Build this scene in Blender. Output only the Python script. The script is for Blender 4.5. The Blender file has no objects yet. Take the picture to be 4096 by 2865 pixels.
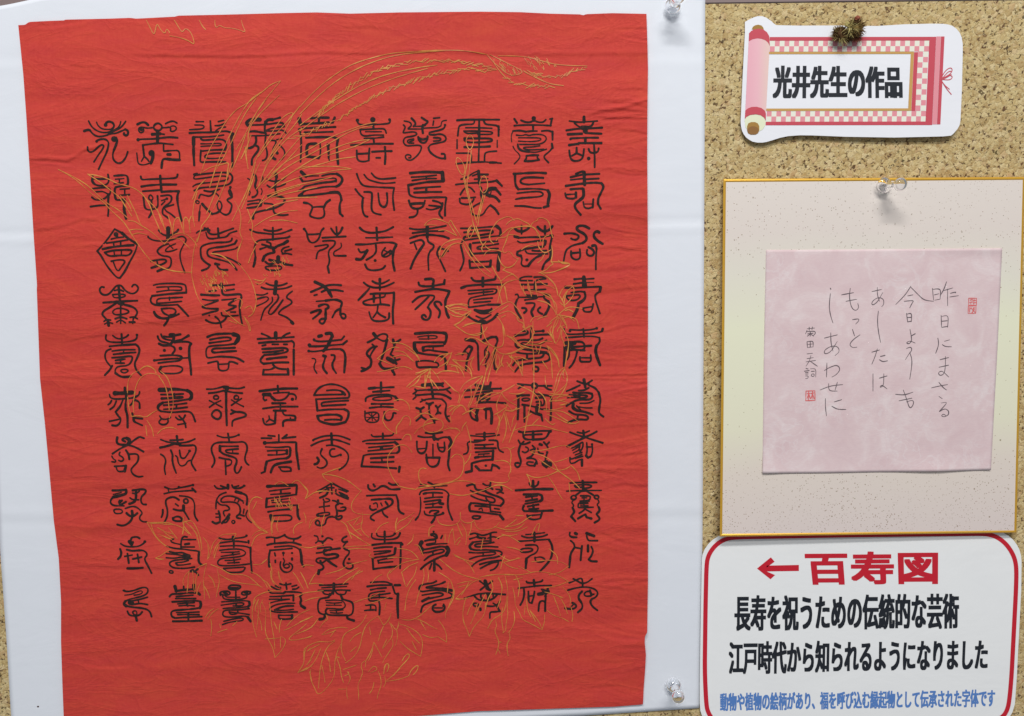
import bpy, bmesh, math, random
import numpy as np
from mathutils import Matrix, Vector
from mathutils.geometry import tessellate_polygon

scene = bpy.context.scene
C = scene.collection
random.seed(7)

# ---------------------------------------------------------------- camera
# 1 px below always means one pixel of a 4096 x 2865 frame; the board is the plane y = 0, metres
CEN_Z = 1.45
DIST = 0.63
LENS = 28.0
PITCH = math.radians(5.3)
ROLL = math.radians(-0.67)
cam_d = bpy.data.cameras.new('camera')
cam_d.lens = LENS
cam_d.sensor_width = 36.0
cam_d.sensor_fit = 'HORIZONTAL'
cam_d.clip_start = 0.01
cam_d.clip_end = 60
cam = bpy.data.objects.new('camera', cam_d)
C.objects.link(cam)
R = Matrix.Rotation(math.pi / 2 - PITCH, 3, 'X') @ Matrix.Rotation(ROLL, 3, 'Z')
cam_loc = Vector((0, -DIST, CEN_Z + DIST * math.tan(PITCH)))
cam.matrix_world = Matrix.Translation(cam_loc) @ R.to_4x4()
scene.camera = cam
FPX = LENS / 36.0 * 4096
RN = np.array(R)
CL = np.array(cam_loc)

# ---------------------------------------------------------------- light
world = bpy.data.worlds.new('World')
scene.world = world
world.use_nodes = True
wb = world.node_tree.nodes['Background']
wb.inputs[0].default_value = (0.86, 0.92, 1.0, 1)
wb.inputs[1].default_value = 0.24

def area_light(name, loc, target, sx, sy, power, col):
    d = bpy.data.lights.new(name, 'AREA')
    d.shape = 'RECTANGLE'
    d.size = sx
    d.size_y = sy
    d.energy = power
    d.color = col
    o = bpy.data.objects.new(name, d)
    C.objects.link(o)
    o.location = loc
    o.rotation_euler = (Vector(target) - Vector(loc)).to_track_quat('-Z', 'Y').to_euler()
    return o

area_light('ceiling_lamp', (-0.12, -1.75, CEN_Z + 2.0), (0.05, 0, CEN_Z), 1.5, 0.16, 46, (1.0, 0.985, 0.96))
area_light('ceiling_lamp_far', (0.5, -2.6, CEN_Z + 2.0), (0.1, 0, CEN_Z), 1.5, 0.16, 29, (1.0, 0.985, 0.96))

scene.view_settings.view_transform = 'Standard'
scene.view_settings.look = 'None'
scene.view_settings.exposure = 0.0
scene.view_settings.gamma = 1.0
scene.view_settings.use_curve_mapping = False

# ---------------------------------------------------------------- geometry helpers
def P(px, py, dep=0.0):
    """points at depth dep (m) in front of the board plane"""
    px = np.asarray(px, float); py = np.asarray(py, float)
    dep = np.broadcast_to(np.asarray(dep, float), px.shape)
    d = np.stack([(px - 2048) / FPX, -(py - 1432.5) / FPX, -np.ones_like(px)], -1) @ RN.T
    t = (-dep - CL[1]) / d[..., 1]
    return CL + d * t[..., None]

MM = 0.001
_rng = np.random.RandomState(11)
_LAT = _rng.rand(256, 256)
def vnoise(x, y):
    xi = np.floor(x).astype(int); yi = np.floor(y).astype(int)
    fx = x - xi; fy = y - yi
    fx = fx * fx * fx * (fx * (fx * 6 - 15) + 10); fy = fy * fy * fy * (fy * (fy * 6 - 15) + 10)
    a = _LAT[yi % 256, xi % 256]; b = _LAT[yi % 256, (xi + 1) % 256]
    c = _LAT[(yi + 1) % 256, xi % 256]; d = _LAT[(yi + 1) % 256, (xi + 1) % 256]
    return (a * (1 - fx) + b * fx) * (1 - fy) + (c * (1 - fx) + d * fx) * fy - 0.5

def crease(px, py, pts, amp, sig, step=0.0):
    """fold running along a polyline given left to right: ridge of height amp, plus a step"""
    xs = np.array(pts[0::2], float); ys = np.array(pts[1::2], float)
    yc = np.interp(px, xs, ys)
    L = xs[-1] - xs[0]
    fade = np.clip((px - xs[0]) / (0.15 * L) , 0, 1) * np.clip((xs[-1] - px) / (0.15 * L), 0, 1)
    q = (py - yc) / sig
    g = np.exp(-q * q)
    return fade * (amp * g + step * q * g)

RED_CREASES = [
    ([1250, 1502, 1700, 1500, 2100, 1508, 2400, 1503, 2760, 1496], 0.0, 8, -0.42),
    ([2050, 1522, 2300, 1512, 2450, 1520, 2760, 1512], 0.0, 8, -0.28),
    ([100, 1500, 500, 1494, 900, 1492, 1450, 1500], 0.0, 12, 0.30),
    ([1200, 1525, 1500, 1512, 1900, 1516, 2150, 1512], 0.0, 9, -0.22),
    ([450, 222, 900, 228, 1050, 226, 1250, 214, 1600, 218], 0.0, 14, -0.41),
    ([1500, 205, 1900, 214, 2200, 222, 2650, 214], 0.0, 16, -0.30),
    ([2330, 468, 2400, 445, 2480, 435, 2640, 385], 0.35, 12, -0.38),
    ([2380, 478, 2480, 474, 2650, 476], 0.0, 10, -0.38),
    ([90, 642, 180, 640, 270, 645, 340, 600, 420, 590], 0.3, 12, -0.38),
    ([90, 642, 200, 652, 300, 662], 0.0, 10, 0.30),
    ([110, 930, 260, 905, 330, 880, 420, 885], 0.0, 14, -0.38),
    ([1900, 1060, 2200, 1075, 2400, 1085, 2660, 1060], 0.0, 16, -0.26),
    ([2350, 1180, 2450, 1165, 2660, 1140], 0.0, 14, -0.30),
    ([2420, 1950, 2500, 1935, 2560, 1945, 2680, 1930], 0.0, 12, -0.38),
    ([2380, 2120, 2500, 2170, 2680, 2185], 0.0, 14, -0.34),
    ([2380, 2330, 2500, 2318, 2680, 2322], 0.0, 12, -0.34),
    ([2430, 2420, 2520, 2440, 2680, 2445], 0.0, 12, -0.30),
    ([200, 1980, 300, 1960, 520, 1945, 800, 1950], 0.0, 18, -0.26),
    ([230, 2270, 340, 2262, 560, 2275, 900, 2262], 0.0, 14, -0.34),
    ([330, 1870, 480, 1850, 640, 1800, 760, 1770], 0.0, 18, -0.30),
    ([400, 1300, 700, 1290, 1100, 1245, 1500, 1240], 0.0, 20, -0.22),
    ([1300, 1150, 1500, 1148, 1800, 1172], 0.0, 14, -0.30),
    ([1400, 930, 1700, 945, 2000, 938], 0.0, 16, -0.22),
    ([2100, 1620, 2350, 1640, 2660, 1600], 0.0, 18, -0.22),
    ([2480, 1520, 2540, 1535, 2660, 1528], 0.0, 10, -0.38),
    ([600, 430, 1000, 445, 1400, 428], 0.0, 24, -0.22),
    ([2300, 800, 2450, 830, 2660, 812], 0.0, 16, -0.26),
    ([2280, 700, 2420, 676, 2660, 690], 0.0, 15, -0.26),
]
_cr = random.Random(5)
for _k in range(110):
    _z = _cr.random()
    if _z < 0.5: _x = _cr.uniform(2330, 2500)
    elif _z < 0.72: _x = _cr.uniform(80, 330)
    else: _x = _cr.uniform(300, 2300)
    _y = _cr.uniform(110, 2780); _L = _cr.uniform(110, 300); _t = _cr.uniform(-0.22, 0.22)
    _n = [_cr.uniform(-9, 9) for _ in range(4)]
    _p = []
    for _q in range(4): _p += [_x + _L * _q / 3, _y + _t * _L * _q / 3 + _n[_q]]
    RED_CREASES.append((_p, 0.0, _cr.uniform(8, 14), _cr.choice((-1, -1, 1)) * _cr.uniform(0.10, 0.30)))

def h_red(px, py):
    px = np.asarray(px, float); py = np.asarray(py, float)
    wx = px + 60 * vnoise(px / 300, py / 200)
    wy = py + 0.06 * (px - 1300) + 50 * vnoise(px / 420 + 9, py / 240)
    h = 1.25 * vnoise(wx / 900, wy / 150) + 0.62 * vnoise(wx / 420 + 31, wy / 85 + 5)
    h += 0.20 * vnoise(wx / 170 + 3, wy / 48 + 17) + 0.05 * vnoise(px / 60 + 3, py / 34 + 40)
    edge = np.clip((px - 1900) / 700, 0, 1)
    h += edge * 0.34 * vnoise(wx / 300 + 7, wy / 40 + 70)
    for pts, a, s, st in RED_CREASES:
        h = h + crease(px, py, pts, a, s * 0.8, st)
    h += 1.2 * np.clip((px - 2450) / 150, 0, 1) ** 2 * (0.5 + vnoise(px / 500, py / 170 + 20))
    return (3.6 + h * 1.7) * MM

def h_white(px, py):
    px = np.asarray(px, float); py = np.asarray(py, float)
    h = 0.8 * vnoise(px / 1300 + 50, py / 420 + 12) + 0.12 * vnoise(px / 300 + 5, py / 140 + 2)
    h = h + crease(px, py, [-900, 962, 1500, 925, 3600, 880], 0, 18, 1.5) + crease(px, py, [-900, 2080, 1500, 2065, 3600, 2045], 0, 26, -0.95)
    h = h + crease(px, py, [-900, 260, 1500, 240, 3600, 232], 0, 26, 0.6)
    return (1.3 + h * 0.7) * MM

def mesh_obj(name, verts, faces, mat, parent=None, smooth=False):
    me = bpy.data.meshes.new(name)
    me.from_pydata([tuple(v) for v in verts], [], faces)
    if smooth:
        me.polygons.foreach_set('use_smooth', [True] * len(me.polygons))
    me.update()
    o = bpy.data.objects.new(name, me)
    C.objects.link(o)
    if mat is not None:
        me.materials.append(mat)
    if parent is not None:
        o.parent = parent
    return o

def tag(o, label, cat=None, group=None, kind=None):
    if label: o['label'] = label
    if cat: o['category'] = cat
    if group: o['group'] = group
    if kind: o['kind'] = kind
    return o

def empty(name, px, py, dep):
    o = bpy.data.objects.new(name, None)
    C.objects.link(o)
    o.empty_display_size = 0.01
    return o

def curve_pts(pts, n):
    """resample polyline [(x,y),...] to n points by arc length"""
    p = np.array(pts, float)
    s = np.r_[0, np.cumsum(np.hypot(*np.diff(p, axis=0).T))]
    t = np.linspace(0, s[-1], n)
    return np.stack([np.interp(t, s, p[:, 0]), np.interp(t, s, p[:, 1])], -1)

def coons(top, bottom, left, right, nu, nv):
    u = np.linspace(0, 1, nu)[None, :, None]; v = np.linspace(0, 1, nv)[:, None, None]
    T = curve_pts(top, nu)[None]; B = curve_pts(bottom, nu)[None]
    L = curve_pts(left, nv)[:, None]; Rr = curve_pts(right, nv)[:, None]
    return ((1 - v) * T + v * B + (1 - u) * L + u * Rr
            - ((1 - u) * (1 - v) * T[:, :1] + u * (1 - v) * T[:, -1:] + (1 - u) * v * B[:, :1] + u * v * B[:, -1:]))

def patch(name, grid, depf, mat, parent=None, thick=0.0):
    nv, nu, _ = grid.shape
    px = grid[..., 0].ravel(); py = grid[..., 1].ravel()
    V = P(px, py, depf(px, py) if callable(depf) else depf)
    idx = np.arange(nu * nv).reshape(nv, nu)
    F = np.stack([idx[:-1, :-1], idx[1:, :-1], idx[1:, 1:], idx[:-1, 1:]], -1).reshape(-1, 4)
    o = mesh_obj(name, V, F.tolist(), mat, parent, True)
    if thick:
        m = o.modifiers.new('thickness', 'SOLIDIFY'); m.thickness = thick; m.offset = -1
    return o

def poly(name, pts, depf, mat, parent=None, thick=0.0):
    """filled outline(s); pts = list of (px,py) or list of such lists"""
    loops = pts if isinstance(pts[0][0], (tuple, list, np.ndarray)) else [pts]
    V = []; F = []
    for lp in loops:
        a = np.array(lp, float)
        area = 0.5 * np.sum(a[:, 0] * np.roll(a[:, 1], -1) - np.roll(a[:, 0], -1) * a[:, 1])
        if area > 0: a = a[::-1]          # counter-clockwise seen from the camera (y runs down)
        base = len(V)
        dep = depf(a[:, 0], a[:, 1]) if callable(depf) else depf
        w = P(a[:, 0], a[:, 1], dep)
        V.extend(w)
        for t in tessellate_polygon([[Vector((x, -y, 0)) for x, y in a]]):
            q = a[list(t)]
            ar = (q[1, 0] - q[0, 0]) * (q[2, 1] - q[0, 1]) - (q[2, 0] - q[0, 0]) * (q[1, 1] - q[0, 1])
            t = list(t) if ar < 0 else list(t)[::-1]
            F.append([base + i for i in t])
    o = mesh_obj(name, V, F, mat, parent)
    if thick:
        m = o.modifiers.new('thickness', 'SOLIDIFY'); m.thickness = thick; m.offset = -1
    return o

def rounded(p, cut, it=2):
    """round the corners of a polyline: first pass cuts at most `cut`, later passes refine"""
    p = np.array(p, float)
    if len(p) < 3: return p
    closed = np.hypot(*(p[0] - p[-1])) < 1e-6
    for k in range(it):
        out = [] if closed else [p[0]]
        n = len(p)
        rngi = range(n - 1)
        segs = []
        for i in rngi:
            a, b = p[i], p[i + 1]
            L = np.hypot(*(b - a)) + 1e-9
            c = min(0.25 * L, cut)
            segs.append((a + (b - a) * c / L, b - (b - a) * c / L))
        for i, (q, r) in enumerate(segs):
            if i > 0 or closed: out.append(q)
            if i < len(segs) - 1 or closed: out.append(r)
        if closed: out.append(out[0])
        else: out.append(p[-1])
        p = np.array(out)
        cut *= 0.5
    return p

class Ribbons:
    """flat strokes with round ends that lie on a surface"""
    def __init__(self): self.px = []; self.py = []; self.off = []; self.F = []; self.k = 0
    def add(self, pts, w, wobble=0.0, cap=True, step=4e-6, taper=0.0, dense=11.0):
        p = np.array(pts, float).reshape(-1, 2)
        if len(p) == 1: p = np.array([p[0] - [0.5, 0], p[0] + [0.5, 0]])
        keep = np.r_[True, np.hypot(*np.diff(p, axis=0).T) > 1e-3]
        p = p[keep]
        if len(p) < 2: p = np.array([p[0] - [0.5, 0], p[0] + [0.5, 0]])
        q = [p[:1]]
        for i in range(len(p) - 1):
            k = max(1, int(np.hypot(*(p[i + 1] - p[i])) / dense))
            q.append(p[i] + (p[i + 1] - p[i]) * (np.arange(1, k + 1) / k)[:, None])
        p = np.concatenate(q)
        n = len(p)
        closed = n > 3 and np.hypot(*(p[0] - p[-1])) < 1e-3
        d = np.diff(p, axis=0); d /= np.hypot(d[:, 0], d[:, 1])[:, None]
        t = np.zeros_like(p)
        t[0] = d[0]; t[-1] = d[-1]
        if n > 2: t[1:-1] = d[:-1] + d[1:]
        if closed: t[0] = t[-1] = d[0] + d[-1]
        L = np.hypot(t[:, 0], t[:, 1])[:, None]; L[L < 1e-6] = 1
        t = t / L
        nr = np.stack([-t[:, 1], t[:, 0]], -1)
        s = np.r_[0, np.cumsum(np.hypot(*np.diff(p, axis=0).T))]
        ww = np.full(n, w * 0.5)
        if wobble:
            ph = random.random() * 50
            ww = ww * (1 + wobble * 2 * vnoise(s / 22 + ph, np.full(n, ph)) + wobble * 1.2 * vnoise(s / 8 + ph, np.full(n, ph + 9)))
        if taper and n > 2:
            q = s / s[-1]
            ww = ww * (1 - taper * np.abs(2 * q - 1) ** 2)
        a = p + nr * ww[:, None]; b = p - nr * ww[:, None]
        base = len(self.px)
        for i in range(n):
            self.px += [a[i, 0], b[i, 0]]; self.py += [a[i, 1], b[i, 1]]
        for i in range(n - 1):
            j = base + 2 * i
            self.F.append((j, j + 2, j + 3, j + 1))
        cnt = 2 * n
        if cap and not closed:
            for end, c0, sgn in ((0, p[0], -1), (n - 1, p[-1], 1)):
                ring = []
                for m in range(1, 6):
                    th = math.pi * m / 6
                    v = nr[end] * math.cos(th) + t[end] * sgn * math.sin(th)
                    q = c0 + v * ww[end]
                    ring.append(base + cnt); cnt += 1
                    self.px.append(q[0]); self.py.append(q[1])
                f = [base + 2 * end] + ring + [base + 2 * end + 1]
                self.F.append(tuple(f) if sgn > 0 else tuple(f[::-1]))
        self.off += [self.k * step] * (len(self.px) - base)
        self.k += 1
    def build(self, name, depf, off, mat, parent=None):
        px = np.array(self.px); py = np.array(self.py)
        dep = (depf(px, py) if callable(depf) else depf) + off + np.array(self.off)
        V = P(px, py, dep)
        o = mesh_obj(name, V, self.F, mat, parent)
        return o

# ---------------------------------------------------------------- materials
def mat_new(name):
    m = bpy.data.materials.new(name)
    m.use_nodes = True
    nt = m.node_tree
    b = nt.nodes['Principled BSDF']
    return m, nt, b
def N(nt, typ, **kw):
    n = nt.nodes.new(typ)
    for k, v in kw.items():
        if k[0].isupper(): n.inputs[k].default_value = v
        else: setattr(n, k, v)
    return n
def ramp(nt, fac, stops, interp='LINEAR'):
    r = nt.nodes.new('ShaderNodeValToRGB')
    r.color_ramp.interpolation = interp
    e = r.color_ramp.elements
    while len(e) < len(stops): e.new(0.5)
    for el, (p, c) in zip(e, stops):
        el.position = p
        el.color = (c[0], c[1], c[2], 1) if not isinstance(c, (int, float)) else (c, c, c, 1)
    nt.links.new(fac, r.inputs[0])
    return r.outputs[0]
def mix(nt, fac, a, b, mode='MIX'):
    m = nt.nodes.new('ShaderNodeMixRGB'); m.blend_type = mode
    for s, v in ((0, fac), (1, a), (2, b)):
        if isinstance(v, (int, float)): m.inputs[s].default_value = v if s == 0 else (v, v, v, 1)
        elif isinstance(v, tuple): m.inputs[s].default_value = (v[0], v[1], v[2], 1)
        else: nt.links.new(v, m.inputs[s])
    return m.outputs[0]
def coords(nt, scale=(1, 1, 1)):
    g = nt.nodes.new('ShaderNodeNewGeometry')
    mp = nt.nodes.new('ShaderNodeMapping')
    mp.inputs['Scale'].default_value = tuple(scale)
    nt.links.new(g.outputs['Position'], mp.inputs[0])
    return mp.outputs[0]
def noise(nt, vec, scale, detail=4, rough=0.6, dist=0.0):
    n = N(nt, 'ShaderNodeTexNoise', Scale=scale, Detail=detail, Roughness=rough, Distortion=dist)
    nt.links.new(vec, n.inputs['Vector'])
    return n.outputs[0]
def voro(nt, vec, scale, feature='F1', out=0):
    n = nt.nodes.new('ShaderNodeTexVoronoi'); n.feature = feature
    n.inputs['Scale'].default_value = scale
    nt.links.new(vec, n.inputs['Vector'])
    return n.outputs[out]
def bump(nt, b, hgt, strength, dist):
    n = N(nt, 'ShaderNodeBump', Strength=strength, Distance=dist)
    nt.links.new(hgt, n.inputs['Height'])
    nt.links.new(n.outputs[0], b.inputs['Normal'])
def simple(name, col, rough=0.7, spec=0.3, var=0.0, scale=120.0, metallic=0.0, aniso=(1, 1, 1)):
    m, nt, b = mat_new(name)
    b.inputs['Roughness'].default_value = rough
    b.inputs['Specular IOR Level'].default_value = spec
    b.inputs['Metallic'].default_value = metallic
    n = noise(nt, coords(nt, aniso), scale, 5, 0.6)
    c = mix(nt, n, tuple(x * (1 - var) for x in col), tuple(min(1, x * (1 + var)) for x in col))
    nt.links.new(c, b.inputs['Base Color'])
    return m

def S(r, g, b):
    f = lambda v: (v / 255 / 12.92) if v / 255 <= 0.04045 else ((v / 255 + 0.055) / 1.055) ** 2.4
    return (f(r), f(g), f(b))

def make_cork():
    m, nt, b = mat_new('cork')
    v = coords(nt)
    warp = noise(nt, v, 260, 3)
    vv = nt.nodes.new('ShaderNodeVectorMath'); vv.operation = 'MULTIPLY_ADD'
    nt.links.new(warp, vv.inputs[0]); vv.inputs[1].default_value = (0.006, 0.006, 0.006); nt.links.new(v, vv.inputs[2])
    V2 = vv.outputs[0]
    cell = voro(nt, V2, 250, 'F1', 1)
    sep = nt.nodes.new('ShaderNodeSeparateColor'); nt.links.new(cell, sep.inputs[0])
    c1 = ramp(nt, sep.outputs[0], [(0.0, S(160, 128, 86)), (0.25, S(196, 171, 120)), (0.6, S(214, 194, 142)), (0.85, S(232, 214, 170)), (1.0, S(200, 160, 122))])
    cell2 = voro(nt, V2, 560, 'F1', 1)
    sep2 = nt.nodes.new('ShaderNodeSeparateColor'); nt.links.new(cell2, sep2.inputs[0])
    c2 = ramp(nt, sep2.outputs[1], [(0.0, S(176, 146, 94)), (0.5, S(210, 187, 134)), (1.0, S(232, 216, 168))])
    col = mix(nt, 0.5, c1, c2)
    fine = noise(nt, V2, 900, 4, 0.7)
    col = mix(nt, ramp(nt, fine, [(0.35, 0.0), (0.7, 0.45)]), col, S(184, 152, 100))
    # dark bits of bark and the open gaps between the granules
    edge = voro(nt, V2, 250, 'DISTANCE_TO_EDGE', 0)
    gm = noise(nt, v, 300, 3, 0.6)
    gap = ramp(nt, edge, [(0.02, 1.0), (0.13, 0.0)])
    gsel = ramp(nt, gm, [(0.55, 0.0), (0.59, 1.0)])
    gapm = mix(nt, 1.0, gap, gsel, 'MULTIPLY')
    fleck = noise(nt, V2, 480, 2, 0.5)
    fl = ramp(nt, fleck, [(0.69, 0.0), (0.72, 0.8)])
    fl3 = ramp(nt, sep2.outputs[2], [(0.95, 0.0), (0.96, 0.85)])
    dark = mix(nt, 1.0, mix(nt, 1.0, gapm, fl, 'LIGHTEN'), fl3, 'LIGHTEN')
    dcol = ramp(nt, sep.outputs[1], [(0.0, S(58, 40, 28)), (0.5, S(98, 62, 44)), (1.0, S(70, 64, 34))])
    col = mix(nt, dark, col, dcol)
    nt.links.new(col, b.inputs['Base Color'])
    b.inputs['Roughness'].default_value = 0.85
    b.inputs['Specular IOR Level'].default_value = 0.2
    hh = mix(nt, 0.5, ramp(nt, edge, [(0.0, 0.0), (0.16, 1.0)]), fine)
    bump(nt, b, hh, 0.5, 0.0012)
    return m

def make_red():
    m, nt, b = mat_new('red_paper')
    v = coords(nt, (1, 1, 3.2))
    n1 = noise(nt, v, 24, 5, 0.62, 0.3)
    col = ramp(nt, n1, [(0.30, S(200, 60, 58)), (0.5, S(205, 64, 55)), (0.70, S(210, 72, 55))])
    n2 = noise(nt, coords(nt, (1, 1, 2)), 420, 3, 0.6)
    col = mix(nt, ramp(nt, n2, [(0.35, 0.0), (0.7, 0.22)]), col, S(226, 92, 70))
    n3 = noise(nt, coords(nt, (6, 1, 1)), 160, 3, 0.6)
    col = mix(nt, ramp(nt, n3, [(0.4, 0.0), (0.75, 0.16)]), col, S(170, 34, 40))
    nt.links.new(col, b.inputs['Base Color'])
    b.inputs['Roughness'].default_value = 0.75
    b.inputs['Specular IOR Level'].default_value = 0.25
    # crumple: thin ridges where two noise fields cross zero, mostly running sideways
    def ridge(vec, sc, wd):
        n = noise(nt, vec, sc, 4, 0.55, 0.8)
        a = nt.nodes.new('ShaderNodeMath'); a.operation = 'SUBTRACT'; nt.links.new(n, a.inputs[0]); a.inputs[1].default_value = 0.5
        c = nt.nodes.new('ShaderNodeMath'); c.operation = 'ABSOLUTE'; nt.links.new(a.outputs[0], c.inputs[0])
        return ramp(nt, c.outputs[0], [(0.0, 1.0), (wd * 1.5, 0.4), (wd * 4, 0.0)])
    r1 = ridge(coords(nt, (1, 1, 2.8)), 11, 0.02)
    r2 = ridge(coords(nt, (1, 1.3, 2.0)), 20, 0.025)
    low = noise(nt, coords(nt, (1, 1, 1.9)), 34, 4, 0.55)
    hsum = mix(nt, 0.45, mix(nt, 0.5, r1, r2), low)
    hb = mix(nt, 0.06, hsum, n2)
    bump(nt, b, hb, 0.27, 0.003)
    return m

def make_white(name, col, var=0.02):
    m, nt, b = mat_new(name)
    n = noise(nt, coords(nt), 30, 4)
    c = mix(nt, n, tuple(x * (1 - var) for x in col), tuple(min(0.95, x * (1 + var)) for x in col))
    nt.links.new(c, b.inputs['Base Color'])
    b.inputs['Roughness'].default_value = 0.6
    b.inputs['Specular IOR Level'].default_value = 0.3
    f = mix(nt, 0.06, noise(nt, coords(nt, (1, 1, 1.6)), 14, 4, 0.55, 0.6), noise(nt, coords(nt), 900, 3))
    bump(nt, b, f, 0.16, 0.004)
    return m

def zgrad(nt, z0, z1):
    g = nt.nodes.new('ShaderNodeNewGeometry')
    s = nt.nodes.new('ShaderNodeSeparateXYZ'); nt.links.new(g.outputs['Position'], s.inputs[0])
    r = nt.nodes.new('ShaderNodeMapRange')
    r.inputs[1].default_value = z0; r.inputs[2].default_value = z1
    nt.links.new(s.outputs[2], r.inputs[0])
    return r.outputs[0]

def make_shikishi(zb, zt):
    """dyed card: mauve-grey at both ends, cream in the middle, sprinkled ink dots at the ends"""
    m, nt, b = mat_new('speckled_card')
    t = zgrad(nt, zb, zt)
    wn = noise(nt, coords(nt), 9, 2)
    ad = nt.nodes.new('ShaderNodeMath'); ad.operation = 'MULTIPLY_ADD'
    nt.links.new(wn, ad.inputs[0]); ad.inputs[1].default_value = 0.14; nt.links.new(t, ad.inputs[2])
    sb = nt.nodes.new('ShaderNodeMath'); sb.operation = 'SUBTRACT'; nt.links.new(ad.outputs[0], sb.inputs[0]); sb.inputs[1].default_value = 0.07
    tt = sb.outputs[0]
    col = ramp(nt, tt, [(0.0, S(226, 212, 208)), (0.2, S(230, 218, 207)), (0.34, S(234, 231, 206)), (0.6, S(236, 236, 209)), (0.74, S(231, 226, 212)), (0.86, S(230, 219, 211)), (1.0, S(232, 222, 214))])
    msk = ramp(nt, tt, [(0.0, 1.3), (0.10, 0.9), (0.30, 0.10), (0.5, 0.02), (0.68, 0.08), (0.82, 0.45), (1.0, 0.55)])
    v = coords(nt)
    for sc, thr, fr in ((340, 0.20, 0.55), (150, 0.13, 0.26), (560, 0.27, 0.7)):
        n = nt.nodes.new('ShaderNodeTexVoronoi'); n.inputs['Scale'].default_value = sc; nt.links.new(v, n.inputs['Vector'])
        sp = nt.nodes.new('ShaderNodeSeparateColor'); nt.links.new(n.outputs[1], sp.inputs[0])
        dot = ramp(nt, n.outputs[0], [(thr * 0.55, 1.0), (thr, 0.0)])
        # a cell carries a dot only where its random value lies below the mask
        lt = nt.nodes.new('ShaderNodeMath'); lt.operation = 'LESS_THAN'
        nt.links.new(sp.outputs[0], lt.inputs[0])
        mm = nt.nodes.new('ShaderNodeMath'); mm.operation = 'MULTIPLY'; nt.links.new(msk, mm.inputs[0]); mm.inputs[1].default_value = fr
        nt.links.new(mm.outputs[0], lt.inputs[1])
        d2 = nt.nodes.new('ShaderNodeMath'); d2.operation = 'MULTIPLY'; nt.links.new(dot, d2.inputs[0]); nt.links.new(lt.outputs[0], d2.inputs[1])
        d3 = nt.nodes.new('ShaderNodeMath'); d3.operation = 'MULTIPLY'; nt.links.new(d2.outputs[0], d3.inputs[0]); nt.links.new(ramp(nt, sp.outputs[1], [(0.0, 0.25), (1.0, 0.8)]), d3.inputs[1])
        dc = ramp(nt, sp.outputs[2], [(0.0, S(128, 116, 78)), (0.6, S(148, 110, 92)), (1.0, S(120, 120, 80))])
        col = mix(nt, d3.outputs[0], col, dc)
    nt.links.new(col, b.inputs['Base Color'])
    b.inputs['Roughness'].default_value = 0.7
    b.inputs['Specular IOR Level'].default_value = 0.25
    bump(nt, b, noise(nt, v, 700, 3), 0.06, 0.0005)
    return m

def make_pink():
    """mould-made paper with paler plant fibres and leaf shapes"""
    m, nt, b = mat_new('pink_paper')
    v = coords(nt)
    n1 = noise(nt, v, 42, 6, 0.62, 0.9)
    col = ramp(nt, n1, [(0.34, S(224, 198, 200)), (0.52, S(229, 206, 207)), (0.66, S(235, 218, 218))])
    n2 = noise(nt, v, 60, 3, 0.5, 1.6)
    vein = ramp(nt, n2, [(0.46, 0.0), (0.505, 0.4), (0.55, 0.0)])
    vm = ramp(nt, noise(nt, v, 14, 2), [(0.45, 0.0), (0.62, 1.0)])
    col = mix(nt, mix(nt, 1.0, vein, vm, 'MULTIPLY'), col, S(238, 230, 230))
    n4 = noise(nt, coords(nt, (1, 1, 4)), 300, 3, 0.6)
    col = mix(nt, ramp(nt, n4, [(0.35, 0.0), (0.72, 0.3)]), col, S(210, 186, 192))
    nt.links.new(col, b.inputs['Base Color'])
    b.inputs['Roughness'].default_value = 0.8
    b.inputs['Specular IOR Level'].default_value = 0.2
    bump(nt, b, n4, 0.08, 0.0005)
    return m

def make_ink():
    m, nt, b = mat_new('brush_ink')
    n = noise(nt, coords(nt), 260, 6, 0.72)
    col = ramp(nt, n, [(0.3, S(34, 29, 28)), (0.55, S(46, 36, 34)), (0.68, S(70, 44, 40)), (0.8, S(104, 52, 44))])
    nt.links.new(col, b.inputs['Base Color'])
    b.inputs['Roughness'].default_value = 0.75
    b.inputs['Specular IOR Level'].default_value = 0.2
    return m

def make_gold():
    m, nt, b = mat_new('gold_print')
    n = noise(nt, coords(nt), 70, 5, 0.7)
    nt.links.new(ramp(nt, n, [(0.3, S(194, 92, 52)), (0.5, S(204, 124, 56)), (0.7, S(222, 158, 74))]), b.inputs['Base Color'])
    b.inputs['Roughness'].default_value = 0.45
    return m

def make_clear():
    m, nt, b = mat_new('clear_plastic')
    b.inputs['Base Color'].default_value = (0.97, 0.98, 1.0, 1)
    b.inputs['Roughness'].default_value = 0.02
    b.inputs['IOR'].default_value = 1.38
    b.inputs['Transmission Weight'].default_value = 1.0
    n = noise(nt, coords(nt), 250, 2)
    bump(nt, b, n, 0.05, 0.0006)
    return m

def make_roll():
    m, nt, b = mat_new('print_pale_pink')
    g = nt.nodes.new('ShaderNodeNewGeometry')
    sx = nt.nodes.new('ShaderNodeSeparateXYZ'); nt.links.new(g.outputs['Position'], sx.inputs[0])
    r = nt.nodes.new('ShaderNodeMapRange')
    r.inputs[1].default_value = float(P(2988, 330)[0]); r.inputs[2].default_value = float(P(3072, 330)[0])
    nt.links.new(sx.outputs[0], r.inputs[0])
    nt.links.new(ramp(nt, r.outputs[0], [(0.0, S(238, 176, 190)), (0.45, S(240, 186, 196)), (1.0, S(236, 206, 196))]), b.inputs['Base Color'])
    b.inputs['Roughness'].default_value = 0.6
    return m

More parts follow.
